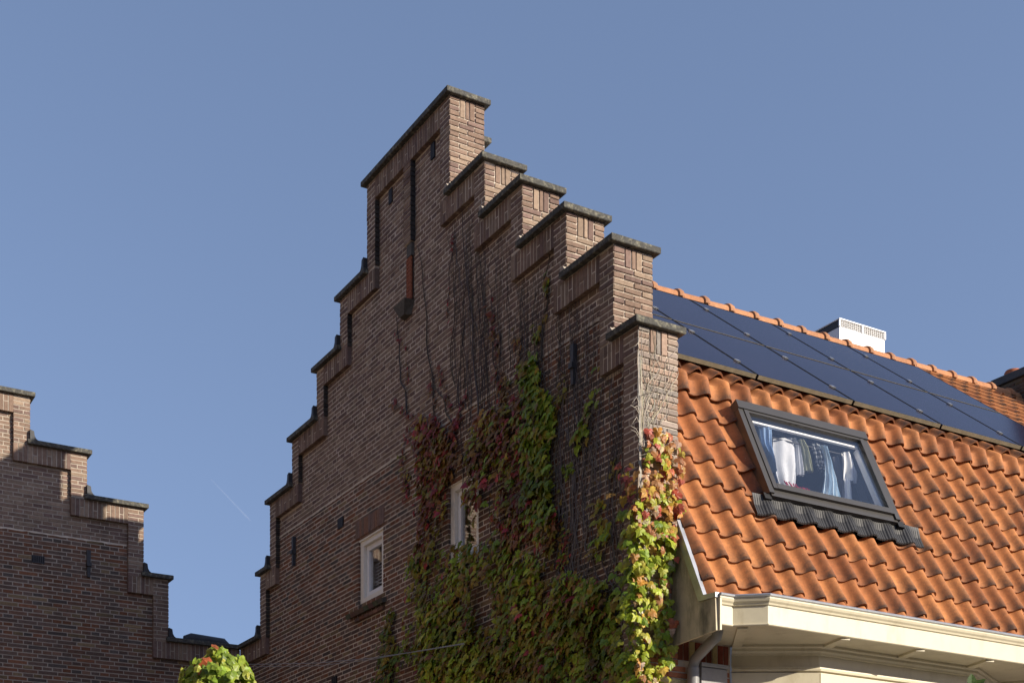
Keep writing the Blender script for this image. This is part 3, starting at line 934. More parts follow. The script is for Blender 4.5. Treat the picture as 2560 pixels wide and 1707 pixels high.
# ------------------------------------------------------------------ roof window with washing behind it
rw = thing('roof_window', 'grey framed roof window in the orange tiles with clothes hanging behind it', 'roof window')
rw.location = low((SK[0] + SK[1]) / 2, SK[3], 0)
rb = Vector(rw.location)
fr = lambda X, s, n: low(X, s, n) - rb
x0, x1, s0, s1 = SK
m = MB()
slab(m, fr, x0, x1, s0, s0 + .085, -0.05, 0.112)          # head cover
slab(m, fr, x0 + .002, x0 + .055, s0 + .085, s1 - .02, -0.08, 0.098)
slab(m, fr, x1 - .055, x1 - .002, s0 + .085, s1 - .02, -0.08, 0.098)
slab(m, fr, x0 + .03, x1 - .03, s1 - .085, s1, -0.06, 0.082)
m.build('outer_frame', M['alu'], rw)
m = MB()
a0, a1, b0, b1 = x0 + .058, x1 - .058, s0 + .088, s1 - .068
slab(m, fr, a0, a0 + .045, b0, b1, 0.03, 0.106); slab(m, fr, a1 - .045, a1, b0, b1, 0.03, 0.106)
slab(m, fr, a0 + .045, a1 - .045, b1 - .055, b1, 0.03, 0.108); slab(m, fr, a0 + .045, a1 - .045, b0, b0 + .022, 0.03, 0.104)
m.build('sash', M['alu'], rw)
m = MB(); slab(m, fr, a0 + .04, a1 - .04, b0 + .018, b1 - .05, 0.080, 0.088); m.build('pane', M['skyglass'], rw)
m = MB()
slab(m, fr, a0 + .046, a1 - .046, b0 + .045, b0 + .066, 0.03, 0.05); slab(m, fr, a0 + .046, a0 + .060, b0 + .075, b1, 0.0, 0.05); slab(m, fr, a1 - .060, a1 - .046, b0 + .075, b1, 0.0, 0.05)
m.build('inner_frame', M['sash'], rw)
# pleated flashing under the window, following the tile waves
m = MB()
fx0, fx1 = SK[0] - 0.14, SK[1] + 0.26
nx = int((fx1 - fx0) / 0.006)
rows_ = []
def wave(x):
    return tile_h(((x - X00) / TW) % 1.0)
for k in range(nx + 1):
    x = fx0 + k * (fx1 - fx0) / nx
    pl = 0.0018 if k % 4 < 2 else -0.0018
    cols = []
    for s, a in ((SK[3] - 0.03, 0.15), (SK[3] + 0.02, 0.55), (SK[3] + 0.07, 1.0), (SK[3] + 0.165, 1.0), (SK[3] + 0.172, 1.0)):
        nn = 0.036 + wave(x) * a * 0.55 + (pl if a > 0.3 else 0) - (0.012 if s > SK[3] + 0.168 else 0) + (1 - a) * 0.012
        cols.append(fr(x, s, nn))
    rows_.append(cols)
for k in range(nx):
    for q in range(4):
        m.add([rows_[k][q], rows_[k + 1][q], rows_[k + 1][q + 1], rows_[k][q + 1]], [(0, 1, 2, 3)])
m.build('pleated_flashing', M['rubber'], rw)
m = MB()
for X in (x0 - 0.02, x1 + 0.0):
    slab(m, fr, X - .02, X + .05, s1 - .03, s1 + .03, 0.0, 0.07)
m.build('corner_bracket', M['black'], rw)
# attic room behind
m = MB()
rx0, rx1 = 0.7, 3.4
m.add([(rx0, 2.2, 4.6), (rx1, 2.2, 4.6), (rx1, 2.2, 7.2), (rx0, 2.2, 7.2), (rx0, -0.05, 4.6), (rx1, -0.05, 4.6), (rx1, 0.72, 6.2), (rx0, 0.72, 6.2)],
      [(0, 1, 2, 3), (0, 1, 5, 4), (1, 2, 6, 5), (0, 3, 7, 4), (3, 2, 6, 7)])
m.build('attic_room', M['room'], house)
# clothes: lofted between two edge polylines (photo pixels on the vertical plane of the drying rack)
def garment(name, label, cat, left, right, Y, col, folds=5, amp=0.02, group=None, stripes=None, extra=None):
    def pl(pts): return [at_y(1820 + a * .2552, 980 + b * .2552, Y) for a, b in pts]
    m = MB()
    for (L_, R_, fo, am) in [(left, right, folds, amp)] + (extra or []):
        Lp, Rp = pl(L_), pl(R_)
        nr, nc = 14, 18
        def samp(P, t):
            q = t * (len(P) - 1); i = min(int(q), len(P) - 2); return P[i].lerp(P[i + 1], q - i)
        base = Vector(Lp[0]); ph = random.random() * 6
        for side in (0, 1):
            grid = []
            for r in range(nr + 1):
                t = r / nr; a = samp(Lp, t); b = samp(Rp, t); rowv = []
                for c_ in range(nc + 1):
                    s = c_ / nc
                    p = a.lerp(b, s)
                    d = math.sin(s * fo * math.pi * 2 + ph + t * 1.2) * am * (0.35 + 0.65 * t) + (noise.noise(p * 9) * 0.012)
                    bulge = math.sin(math.pi * s) * 0.03
                    p = p + Vector((0, -d - bulge if side == 0 else d * 0.5 + bulge, 0))
                    rowv.append(p)
                grid.append(rowv)
            for r in range(nr):
                for c_ in range(nc):
                    cc = col
                    if stripes and (r // 1) % 2 == 0 and (c_ + r) % 3: cc = stripes
                    m.add([grid[r][c_], grid[r][c_ + 1], grid[r + 1][c_ + 1], grid[r + 1][c_]], [(0, 1, 2, 3)], cc, True)
    return m.build(name, M['cloth'], None, label, cat, group)
GY = 0.46
GRP = 'clothes drying behind the roof window'
garment('jeans', 'blue jeans hanging at the left edge of the roof window', 'jeans', [(300, 330), (330, 520), (400, 650), (440, 780)], [(425, 350), (428, 520), (440, 650), (452, 790)], GY - .02, (0.22, 0.33, 0.52), 3, 0.02, GRP)
garment('grey_shirt', 'large pale grey shirt filling the left of the roof window', 'shirt', [(438, 462), (440, 640), (470, 800), (520, 960)], [(640, 455), (665, 600), (668, 760), (650, 940)], GY + .03, (0.58, 0.60, 0.64), 2, 0.012, GRP,
        extra=[([(625, 452), (655, 520), (665, 700), (670, 815)], [(650, 460), (705, 560), (725, 700), (738, 822)], 2, 0.015)])
garment('olive_shirt', 'olive green shirt between the pale shirt and the patterned one', 'shirt', [(680, 465), (715, 560), (735, 690), (740, 775)], [(740, 480), (775, 540), (805, 680), (828, 788)], GY, (0.34, 0.35, 0.24), 3, 0.016, GRP)
garment('patterned_shirt', 'dark patterned shirt hanging in the middle of the roof window', 'shirt', [(805, 505), (835, 600), (860, 700), (880, 760)], [(890, 520), (925, 600), (942, 720), (945, 800)], GY + .01, (0.08, 0.09, 0.11), 3, 0.014, GRP, stripes=(0.42, 0.44, 0.47))
garment('light_blue_shirt', 'long light blue shirt right of the patterned one', 'shirt', [(895, 518), (945, 640), (950, 850), (925, 1010)], [(965, 548), (1010, 700), (1065, 900), (1105, 1065)], GY - .03, (0.55, 0.68, 0.80), 4, 0.02, GRP)
garment('dark_shirt', 'dark grey shirt beside the long light blue one', 'shirt', [(1010, 640), (1040, 760), (1070, 900), (1100, 1060)], [(1095, 625), (1112, 760), (1118, 900), (1125, 1060)], GY + .04, (0.12, 0.12, 0.14), 3, 0.014, GRP)
garment('white_shirt', 'short sleeved white shirt at the right of the roof window', 'shirt', [(1118, 592), (1125, 700), (1128, 800), (1130, 862)], [(1185, 596), (1230, 700), (1262, 820), (1278, 905)], GY - .03, (0.82, 0.82, 0.82), 2, 0.018, GRP,
        extra=[([(1138, 850), (1135, 930), (1130, 1010), (1128, 1080)], [(1200, 870), (1203, 940), (1206, 1020), (1212, 1092)], 2, 0.014)])
garment('charcoal_shirt', 'charcoal shirt furthest right behind the roof window', 'shirt', [(1235, 650), (1265, 740), (1280, 830), (1285, 905)], [(1300, 665), (1325, 760), (1345, 850), (1358, 920)], GY + .03, (0.10, 0.11, 0.12), 2, 0.014, GRP)
rk = thing('drying_rack', 'drying rack with red wire basket low behind the roof window', 'drying rack')
m = MB()
p0 = at_y(1820 + 430 * .2552, 980 + 445 * .2552, GY); p1 = at_y(1820 + 1240 * .2552, 980 + 640 * .2552, GY)
m.tube([p0, p1], 0.006, 6); m.build('rail', M['iron'], rk)
m = MB()
for q in range(16):
    a = at_y(1820 + (550 + q * 22) * .2552, 980 + (870 + q * 8 + jit(10)) * .2552, GY - .06); b = at_y(1820 + (560 + q * 23 + jit(20)) * .2552, 980 + (950 + q * 8) * .2552, GY - .06)
    m.tube([a, (a + b) / 2 + Vector((jit(.01), -.02, 0)), b], 0.006, 5, (0.35, 0.02, 0.05))
m.build('wire_basket', M['cloth'], rk)

# ------------------------------------------------------------------ eaves: box gutter, soffit, bay
GZ0, GZ1 = 3.975, 4.195
fpath = [(0.337, -0.53), (0.482, -0.53), (0.68, -0.695), (6.0, -0.695)]
def along(m, path, prof):
    """sweep profile [(out, z)] along the plan path (out = distance in front of the path)."""
    n = len(path); dirs = []
    for i in range(n - 1):
        d = Vector((path[i + 1][0] - path[i][0], path[i + 1][1] - path[i][1])).normalized(); dirs.append(Vector((d.y, -d.x)))
    rings = []
    for i in range(n):
        if i == 0: nn = dirs[0]; sc = 1
        elif i == n - 1: nn = dirs[-1]; sc = 1
        else:
            nn = (dirs[i - 1] + dirs[i]).normalized(); sc = 1 / max(0.3, nn.dot(dirs[i]))
        rings.append([(path[i][0] + nn.x * o * sc, path[i][1] + nn.y * o * sc, z) for o, z in prof])
    k = len(prof)
    for i in range(n - 1):
        for q in range(k):
            r = (q + 1) % k
            m.add([rings[i][q], rings[i + 1][q], rings[i + 1][r], rings[i][r]], [(0, 1, 2, 3)])
    m.add(rings[0], [tuple(range(k))]); m.add(rings[-1], [tuple(range(k))])
gut = link(None, 'box_gutter', house)
m = MB()
along(m, fpath, [(-0.03, GZ0), (0.004, GZ0), (0.010, GZ0 + .006), (0.010, GZ0 + .014), (0.0, GZ0 + .018), (0.0, GZ0 + .148), (0.012, GZ0 + .152), (0.016, GZ0 + .165), (0.028, GZ0 + .178), (0.034, GZ0 + .195), (0.034, GZ0 + .205), (-0.03, GZ0 + .205)])
m.build('fascia', M['cream'], gut)
m = MB()
along(m, fpath, [(-0.03, GZ0 + .2065), (0.036, GZ0 + .2065), (0.046, GZ0 + .212), (0.048, GZ0 + .221), (0.040, GZ0 + .229), (-0.03, GZ0 + .229)])
m.build('zinc_edge', M['zinc'], gut)
m = MB()     # weathered end board towards the gable
m.prism([(-0.01, 3.905), (-0.545, 3.928), (-0.535, 4.185), (-0.36, 4.175), (-0.075, 4.77), (-0.01, 4.86)], 0.312, 0.334, 'x')
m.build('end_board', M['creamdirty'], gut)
m = MB()     # zinc capping of the end board
m.prism([(-0.548, 4.172), (-0.548, 4.206), (-0.405, 4.216), (-0.085, 4.86), (-0.02, 4.86), (-0.345, 4.178)], 0.304, 0.340, 'x')
m.build('zinc_verge', M['zinc'], gut)
m = MB(); m.box(0.3365, 0.352, -0.562, -0.5315, 3.93, 4.19); m.build('corner_post', M['cream'], gut)
m = MB()     # gutter floor and soffit
m.box(0.34, 6.0, -0.50, -0.05, 4.115, 4.13)
m.build('gutter_floor', M['zinc'], gut)
m = MB()
sp_ = [(0.34, -0.515), (0.48, -0.515), (0.685, -0.68), (6, -0.68), (6, 0.05), (0.34, 0.05)]
m.prism(sp_, GZ0 + .004, GZ0 + .022, 'z')
m.build('soffit', M['cream'], gut)
for (xa, ya, xb, yb) in ((0.55, -0.56, 0.93, -0.04), (1.47, -0.68, 1.56, -0.36), (2.28, -0.68, 2.37, -0.36), (3.09, -0.68, 3.18, -0.36), (4.4, -0.68, 4.0, -0.0)):
    m = MB()
    d = Vector((xb - xa, yb - ya)).normalized(); nv = Vector((-d.y, d.x)) * 0.038
    pts = [(xa - nv.x, ya - nv.y), (xb - nv.x, yb - nv.y), (xb + nv.x, yb + nv.y), (xa + nv.x, ya + nv.y)]
    m.hexa([(p[0], p[1], GZ0 - .016) for p in pts] + [(p[0], p[1], GZ0 + .004) for p in pts])
    m.build('soffit_rib', M['cream'], gut)
# facade wall
m = MB(); m.box(3.95, XE, 0.006, 0.3, 0, GZ0 + .1); m.build('street_wall', M['farbrick'], house)
m = MB(); m.box(TH + .002, 0.90, 0.006, 0.3, 0, GZ0 + .1)
fac = m.build('street_wall', M['mortar'], house)
BF = Bricks()
fnf = lambda u, z, d: (u, d, z)
for i in range(int(3.2 / PITCH), int(3.81 / PITCH)):
    cf = (lambda: (0.62, 0.52, 0.27)) if 3.62 < i * PITCH < 3.665 else col_orange
    fill_row(BF, fnf, i, TH + .006, 0.89, 0.0, 0.03, cf)
a = TH + .006; q = 0
while a < 0.88:
    c_ = (0.58, 0.47, 0.24) if q % 4 == 2 else (0.24 + jit(.04), 0.075, 0.05)
    BF.brick(fnf, a, a + 0.05, 3.815, 3.965, 0.0, 0.03, c_); a += 0.0565; q += 1
BF.emit(fac, M['brick'])
# bay window
bay = link(None, 'bay_window', house)
bpath = [(0.905, 0.0), (1.50, -0.36), (3.27, -0.36), (3.955, 0.0)]
m = MB()
along(m, bpath, [(-0.10, 3.0), (0.0, 3.0), (0.0, 3.7695), (0.022, 3.7745), (0.024, 3.7865), (0.012, 3.7965), (0.010, 3.8095), (-0.004, 3.8125), (-0.004, 3.8995), (0.012, 3.9025), (0.016, 3.9145), (0.028, 3.9295), (0.030, 3.9495), (0.045, 3.9595), (0.045, 3.9780), (-0.10, 3.9780)])
m.build('frieze', M['cream'], bay)
def bay_frame(ax, ay, bx, by):
    d = Vector((bx - ax, by - ay, 0)); L_ = d.length; d.normalize(); nrm = Vector((d.y, -d.x, 0))
    o0 = Vector((ax, ay, 0))
    def P(u, o, z): return o0 + d * u + nrm * o + Vector((0, 0, z))
    nwin = max(1, round(L_ / 0.75))
    m = MB(); mg = MB()
    def bx8(u0, u1, o0_, o1_, z0, z1, mm):
        mm.hexa([P(u0, o1_, z0), P(u1, o1_, z0), P(u1, o0_, z0), P(u0, o0_, z0), P(u0, o1_, z1), P(u1, o1_, z1), P(u1, o0_, z1), P(u0, o0_, z1)])
    bx8(0.0, L_, 0.002, 0.016, 3.66, 3.76, m); bx8(0, 0.07, 0.002, 0.0165, 3.0, 3.66, m); bx8(L_ - .07, L_, 0.002, 0.0165, 3.0, 3.66, m)
    for k in range(1, nwin): bx8(L_ * k / nwin - .035, L_ * k / nwin + .035, 0.002, 0.0165, 3.0, 3.66, m)
    m.build('window_frame', M['cream'], bay)
    bx8(0.07, L_ - .07, 0.001, 0.006, 3.0, 3.66, mg); mg.build('pane', M['pv'], bay)
for a, b in zip(bpath[:-1], bpath[1:]): bay_frame(a[0], a[1], b[0], b[1])

# downpipe and cabinet
pA = at_y(1795, 1585, -0.36); pB = at_y(1733, 1652, -0.07)
m = MB(); r_ = 0.041
m.tube([Vector((pA.x, pA.y, 3.99)), Vector((pA.x, pA.y, pA.z + .03)), Vector((pA.x, pA.y, pA.z - .01)) + (pB - pA) * 0.06, pA + (pB - pA) * 0.25, pA + (pB - pA) * 0.75, pB + (pA - pB) * 0.08, Vector((pB.x, pB.y, pB.z - .04)), Vector((pB.x, pB.y, pB.z - .08))], r_, 14)
dp = m.build('downpipe', M['pipe'], house)
m = MB(); m.tube([Vector((pB.x, pB.y, pB.z - .05)), Vector((pB.x, pB.y, 0.05))], r_ + 0.006, 14); m.build('lower_pipe', M['pipe'], dp)
ca = at_y(1748, 1660, -0.05); cb = at_y(1812, 1670, -0.05)
cab = thing('wall_cabinet', 'flat grey cabinet on the street wall beside the downpipe', 'cabinet')
cab.location = (ca.x, -0.05, 2.6)
m = MB(); m.bbox(0, cb.x - ca.x, -0.03, 0.044, 0, ca.z - 2.6 - 0.02, 0.006); m.build('door', M['greybox'], cab)
m = MB(); m.bbox(-0.01, cb.x - ca.x + 0.012, -0.045, 0.044, ca.z - 2.6 - 0.018, ca.z - 2.6 + 0.012, 0.004); m.build('lid', M['pipe'], cab)

# ------------------------------------------------------------------ white ventilation box behind the ridge
vb = thing('ventilation_box', 'white metal ventilation box with grille standing behind the roof ridge', 'ventilation box')
vx0, vx1, vy0, vy1, vt = 6.187, 6.986, 4.3, 5.35, 9.44
vb.location = (vx0, vy0, 8.3)
def vbx(m, a0, a1, b0, b1, c0, c1, ch=0.004): m.bbox(a0 - vx0, a1 - vx0, b0 - vy0, b1 - vy0, c0 - 8.3, c1 - 8.3, ch)
m = MB(); vbx(m, vx0 + .012, vx1 - .012, vy0 + .012, vy1 - .012, 8.3, vt - .105); m.build('body', M['white'], vb)
m = MB(); vbx(m, vx0 + .03, vx1 - .03, vy0 + .03, vy1 - .03, vt - .105, vt - .01); m.build('grille_core', noise_mat('grille_grey', (0.45, 0.42, 0.33), 0.6, 0.1), vb)
m = MB(); vbx(m, vx0, vx1, vy0, vy1, vt - .018, vt)
for xx in (vx0, vx1 - .022): vbx(m, xx, xx + .022, vy0, vy0 + .022, vt - .106, vt - .018)
vbx(m, (vx0 + vx1) / 2 - .015, (vx0 + vx1) / 2 + .015, vy0 + .001, vy0 + .02, vt - .106, vt - .018)
vbx(m, vx0, vx0 + .022, vy1 - .022, vy1, vt - .106, vt - .018)
m.build('rim', M['white'], vb)
m = MB()
for q in range(4): vbx(m, vx0 + .022, vx1 - .022, vy0 + .012, vy0 + .028, vt - .098 + q * .02, vt - .095 + q * .02, 0.0005)
for q in range(22):
    xx = vx0 + .03 + q * (vx1 - vx0 - .06) / 21; vbx(m, xx - .0015, xx + .0015, vy0 + .010, vy0 + .026, vt - .104, vt - .02, 0.0003)
m.build('grille', M['white'], vb)
m = MB(); vbx(m, vx0 + .008, vx0 + .028, vy0 + .022, vy1 - .022, vt - .104, vt - .019); m.build('side_grille', M['iron'], vb)

# chimney at the far end of the ridge
ch = thing('chimney', 'dark brick chimney with clay pot at the far end of the ridge', 'chimney')
cx0, cy0, cy1, ct = 9.0, 2.9, 4.36, 9.25
ch.location = (cx0, cy0, 7.5)
m = MB(); m.box(0.046, 0.6, 0.046, cy1 - cy0 - .046, 0, ct - 7.5 - .11); core = m.build('stack', M['stone'], ch)
BC = Bricks()
fnc = lambda u, z, d: (0.04 + d, u, z - 7.5)
for i in range(int(7.6 / PITCH), int((ct - .12) / PITCH)): fill_row(BC, fnc, i, 0.04, cy1 - cy0 - .04, 0.0, 0.02, lambda: tuple(x * 0.55 for x in col_old()))
for it in range(len(BC.items)): BC.items[it] = (BC.items[it][0], BC.items[it][1], BC.items[it][2], BC.items[it][3])
BC.emit(core, M['brick'], 150)
m = MB(); m.bbox(0.0, 0.65, 0.0, cy1 - cy0, ct - 7.5 - .11, ct - 7.5, 0.008); m.build('cap', M['lead'], ch)
pp = at_x(2533, 930, cx0 + .25)
m = MB(); m.tube([Vector((0.25, pp.y - cy0, ct - 7.5 - .01)), Vector((0.25, pp.y - cy0, ct - 7.5 + .09)), Vector((0.25, pp.y - cy0, ct - 7.5 + .125))], [0.11, 0.12, 0.10], 14); m.build('pot', M['terracotta'], ch)

# ================================================================== neighbouring house (left)
nb = thing('neighbour_house', 'brown brick house at the left with stepped gable partly in shadow', 'house')
NUS = [0, .94, 1.256, 1.955, 2.629, 3.30, 3.97, 5.83, 6.5, 7.17, 7.84, 8.5, 8.85]
NT = [5.45, 6.23, 7.08, 7.63, 8.20, 8.75, 9.68, 8.75, 8.20, 7.63, 7.08, 6.23]
NY = 8.8
fn_nb = lambda u, z, d: (-u, NY + d, z)
GN = Gable(NUS, NT, fn_nb, TH, 4.2); GN.openstart = True
nwall = GN.core(nb, M['mortar_old']); nwall.name = 'gable_wall'
BN = Bricks()
GN.bricks(BN, col_new, lambda z: col_new() if z > 6.6 else col_old())
BN.emit(nwall, M['brick'])
GN.copings(nb, M['coping'], lead=M['lead'], right_up=True, left_up=True)
m = MB(); m.box(-8.85, -0.006, NY + .006, NY + TH, 0, 4.2); m.build('lower_wall', M['farbrick'], nb)
m = MB(); scar(m, fn_nb, 1.46, 5.6, 6.60)
m.build('mortar_scar', M['mortar'], nwall)
anchor(nb, fn_nb, 1.93, 6.14, 6.47, 0.012)
ga = at_y(81, 1386, NY); gb = at_y(113, 1407, NY)
m = MB(); m.box(ga.x, gb.x, NY + .038, NY + .06, gb.z, ga.z + .01); gv = m.build('air_vent', M['iron'], nb)
m = MB()
for q in range(6):
    xx = ga.x + (q + .5) * (gb.x - ga.x) / 6; m.box(xx - .006, xx + .006, NY + .034, NY + .04, gb.z + .01, ga.z)
m.build('vent_bar', M['black'], gv)
# roof behind the neighbour's gable
m = MB()
m.prism([(-8.5, 5.5), (-4.9, 8.6), (-1.0, 5.5)], NY + TH + .01, NY + 8, 'y'); m.build('roof', M['tile'], nb)
m = MB(); m.box(-8.4, -1.1, NY + TH + .01, NY + 8, 0, 5.5); m.build('rear_walls', M['farbrick'], nb)
# rounded ridge tile lying in the valley parapet
m = MB(); m.tube([(-0.70, NY + .12, 5.53), (-0.62, NY + .12, 5.545), (-0.18, NY + .12, 5.53), (-0.10, NY + .12, 5.50)], [0.05, 0.075, 0.07, 0.03], 10)
m.build('valley_tile', M['lead'], nb)

# ================================================================== climbing plants
def in_poly(p, poly):
    x, y = p; c = False; j = len(poly) - 1
    for i in range(len(poly)):
        xi, yi = poly[i]; xj, yj = poly[j]
        if (yi > y) != (yj > y) and x < (xj - xi) * (y - yi) / (yj - yi) + xi: c = not c
        j = i
    return c
LEAF = [(0, 0.0, 0.0), (0.16, 0.13, 0.02), (0.42, 0.15, -0.02), (0.60, -0.08, -0.10), (0.43, -0.30, -0.01), (0.47, -0.50, -0.06), (0.27, -0.62, 0.0), (0.15, -0.84, -0.04), (0.0, -1.06, -0.14),
        (-0.15, -0.84, -0.04), (-0.27, -0.62, 0.0), (-0.47, -0.50, -0.06), (-0.43, -0.30, -0.01), (-0.60, -0.08, -0.10), (-0.42, 0.15, -0.02), (-0.16, 0.13, 0.02), (0.0, -0.36, 0.09)]
LEAF_F = [(16, i, i + 1) for i in range(15)] + [(16, 15, 0)]
def leaf_verts(p, out, size, tilt, roll, curl=1.0):
    """leaf hanging from p, facing out, tip down."""
    up = Vector((0, 0, 1)); side = up.cross(out).normalized()
    rot = Matrix.Rotation(roll, 3, out) @ Matrix.Rotation(tilt, 3, side)
    sx = size * random.uniform(.85, 1.15)
    return [p + rot @ (side * (x * sx) + up * (y * size) + out * (z * size * curl)) for x, y, z in LEAF]
class Leaves:
    def __init__(self): self.items = []
    def add(self, p, out, size, tilt, roll, col, curl=1.0):
        vs = leaf_verts(p, out, size, tilt, roll, curl)
        px, py, dep = project(p)
        vis = size / dep if (0 < px < 2560 and 0 < py < 1707) else 0
        self.items.append((vis * random.uniform(.9, 1.1), vs, col))
    def emit(self, parent, mat, limit=300):
        self.items.sort(key=lambda t: -t[0])
        for it in self.items[:limit]:
            m = MB(); m.add(it[1], LEAF_F, it[2]); m.build('leaf', mat, parent)
        if len(self.items) > limit:
            m = MB()
            for it in self.items[limit:]: m.add(it[1], LEAF_F, it[2])
            m.build('foliage', mat, parent, kind='stuff')
def vary(c, a=0.25):
    k = random.uniform(1 - a, 1 + a); return (c[0] * k * random.uniform(.9, 1.1), c[1] * k, c[2] * k * random.uniform(.85, 1.15))
GREEN = [(0.24, 0.33, 0.025), (0.18, 0.27, 0.022), (0.32, 0.38, 0.03)]
OLIVE = [(0.30, 0.28, 0.03), (0.34, 0.25, 0.035), (0.27, 0.19, 0.035)]
RED = [(0.30, 0.05, 0.04), (0.40, 0.055, 0.06), (0.24, 0.07, 0.04), (0.27, 0.12, 0.04)]
BROWN = [(0.26, 0.15, 0.045), (0.30, 0.165, 0.04), (0.22, 0.09, 0.04)]
BRIGHTRED = [(0.42, 0.05, 0.07), (0.40, 0.10, 0.05)]
def pick(wts):
    t = random.random() * sum(w for w, _ in wts)
    for w, pal in wts:
        t -= w
        if t <= 0: return vary(random.choice(pal))
    return vary(random.choice(wts[-1][1]))
def clump_noise(p): return noise.noise(Vector(p) * 2.3)
WIN2 = [(p.y, p.z) for p in (at_x(a * K, b * K, 0.05) for a, b in ((1030, 1112), (1085, 1074), (1088, 1104), (1068, 1130), (1064, 1232), (1034, 1264)))]
def wall_patch(Lv, poly, dens, wts, thick, smin=.042, smax=.072, X=0.05, cover=0.66):
    """leaves over a polygon given in photo pixels, laid on the gable wall."""
    pts = [at_x(a * K, b * K, X) for a, b in poly]
    P2 = [(p.y, p.z) for p in pts]
    y0, y1 = min(p[0] for p in P2), max(p[0] for p in P2); z0, z1 = min(p[1] for p in P2), max(p[1] for p in P2)
    for _ in range(int((y1 - y0) * (z1 - z0) * dens)):
        y, z = random.uniform(y0, y1), random.uniform(z0, z1)
        yy, zz = y + noise.noise(Vector((y * 5, z * 5, 1))) * .08, z + noise.noise(Vector((y * 5, z * 5, 9))) * .08
        if not in_poly((yy, zz), P2): continue
        c = noise.noise(Vector((y * 2.6, z * 2.0, 3.3)))
        if random.random() > cover + c * 1.5: continue
        if in_poly((y, z - .03), WIN2): continue
        bul = max(0.25, 0.7 + 0.6 * noise.noise(Vector((y * 3.4, z * 2.4, 7.7))))
        d = thick * bul * random.uniform(0.3, 1.0)
        q = noise.noise(Vector((y * 1.7, z * 1.7, 5.1)))
        w2 = [(max(0.02, w * (1 + q * (1.3 if k % 2 else -1.3))), pal) for k, (w, pal) in enumerate(wts)]
        br = 1.1 + 0.8 * noise.noise(Vector((y * 2.9, z * 2.1, 11.0))) + 0.25 * noise.noise(Vector((y * 8, z * 7, 2.0)))
        cc = pick(w2); cc = tuple(v * min(1.5, max(.4, br)) for v in cc)
        Lv.add(Vector((X - d - .01, y, z)), Vector((-1, 0, 0)), smin * .7 + (smax * 1.15 - smin * .7) * random.random() ** 1.3, random.uniform(-0.85, 0.15), random.gauss(0, 0.5), cc, random.uniform(.6, 1.9))
def string(Lv, pts, n, wts, smin=.03, smax=.055, spread=.05, X=0.05, d0=.03):
    ps = [at_x(a * K, b * K, X) for a, b in pts]
    for _ in range(n):
        q = random.random() * (len(ps) - 1); i = int(q); p = ps[i].lerp(ps[i + 1], q - i)
        p = p + Vector((-random.uniform(.01, d0), random.gauss(0, spread), random.gauss(0, spread)))
        Lv.add(p, Vector((-1, 0, 0)), random.uniform(smin, smax), random.uniform(-0.8, 0.2), random.gauss(0, 0.6), pick(wts))
def wander(m, p, q, axis, r0, r1, col, n=14, wob=.03):
    """a stem creeping over the wall from p to q; axis = coordinate normal to the wall."""
    path = []; ph = random.random() * 20
    for k in range(n + 1):
        t = k / n; v = Vector(p).lerp(Vector(q), t)
        a = noise.noise(Vector((ph, t * 5, 0))) * wob; b = noise.noise(Vector((ph, t * 5, 9))) * wob * .5
        if axis == 'x': v += Vector((0, a, b))
        else: v += Vector((a, 0, b))
        path.append(v)
    m.tube(path, [r0 + (r1 - r0) * k / n for k in range(n + 1)], 4, col)

creeper = thing('wall_creeper', 'red and green creeper spreading up the shaded gable wall round the right window', 'creeper')
LV = Leaves()
# lower green mass
wall_patch(LV, [(950, 1290), (938, 1420), (935, 1600), (1470, 1610), (1455, 1500), (1425, 1440), (1420, 1340), (1330, 1320), (1300, 1335), (1275, 1290), (1180, 1240), (1080, 1245), (1035, 1265), (985, 1262)], 1350, [(3, GREEN), (2.4, OLIVE), (1.0, BROWN), (.3, RED)], 0.14, cover=0.86)
wall_patch(LV, [(940, 1420), (935, 1610), (1150, 1610), (1110, 1430), (1000, 1380)], 500, [(4, [(0.36, 0.44, 0.03), (0.42, 0.42, 0.04)]), (1, OLIVE)], 0.17)  # lighter leaves paint reflected sunlight on the lower left
# left of and above the right window
wall_patch(LV, [(962, 1010), (1000, 975), (1035, 1010), (1040, 1090), (1030, 1180), (1028, 1270), (960, 1290), (975, 1180)], 1150, [(2, BROWN), (1.2, OLIVE), (1.4, RED), (.15, BRIGHTRED)], 0.10)
wall_patch(LV, [(940, 975), (985, 955), (1050, 985), (1075, 1060), (1040, 1110), (985, 1120), (965, 1040)], 1000, [(2.6, RED), (2, BROWN), (.8, OLIVE), (.2, BRIGHTRED)], 0.09)
# middle, between window and green column
wall_patch(LV, [(1085, 1010), (1110, 950), (1160, 940), (1200, 900), (1240, 960), (1230, 1110), (1290, 1180), (1290, 1270), (1180, 1245), (1075, 1250), (1080, 1100)], 1200, [(2, BROWN), (2.0, RED), (1.5, OLIVE), (.8, GREEN), (.15, BRIGHTRED)], 0.11)
# green column
wall_patch(LV, [(1208, 850), (1240, 820), (1262, 900), (1290, 990), (1278, 1110), (1290, 1180), (1230, 1230), (1205, 1100), (1225, 960)], 1250, [(4, GREEN), (1, OLIVE)], 0.13, .048, .082)
string(LV, [(1232, 760), (1225, 860)], 26, [(3, GREEN), (1, OLIVE)], spread=.035)
string(LV, [(1262, 630), (1256, 720), (1235, 790)], 34, [(2, OLIVE), (1, GREEN), (1, BROWN)], spread=.022)
string(LV, [(1127, 690), (1145, 800), (1150, 930)], 60, [(2, BROWN), (2, RED)], spread=.03)
string(LV, [(1185, 760), (1195, 850), (1205, 920)], 60, [(2, BROWN), (1, RED), (1, OLIVE)], spread=.04)
string(LV, [(1165, 880), (1150, 980)], 50, [(2, OLIVE), (2, BROWN)], spread=.05)
string(LV, [(990, 880), (1005, 960), (1015, 1010)], 34, [(2, RED), (1, BROWN)], spread=.025)
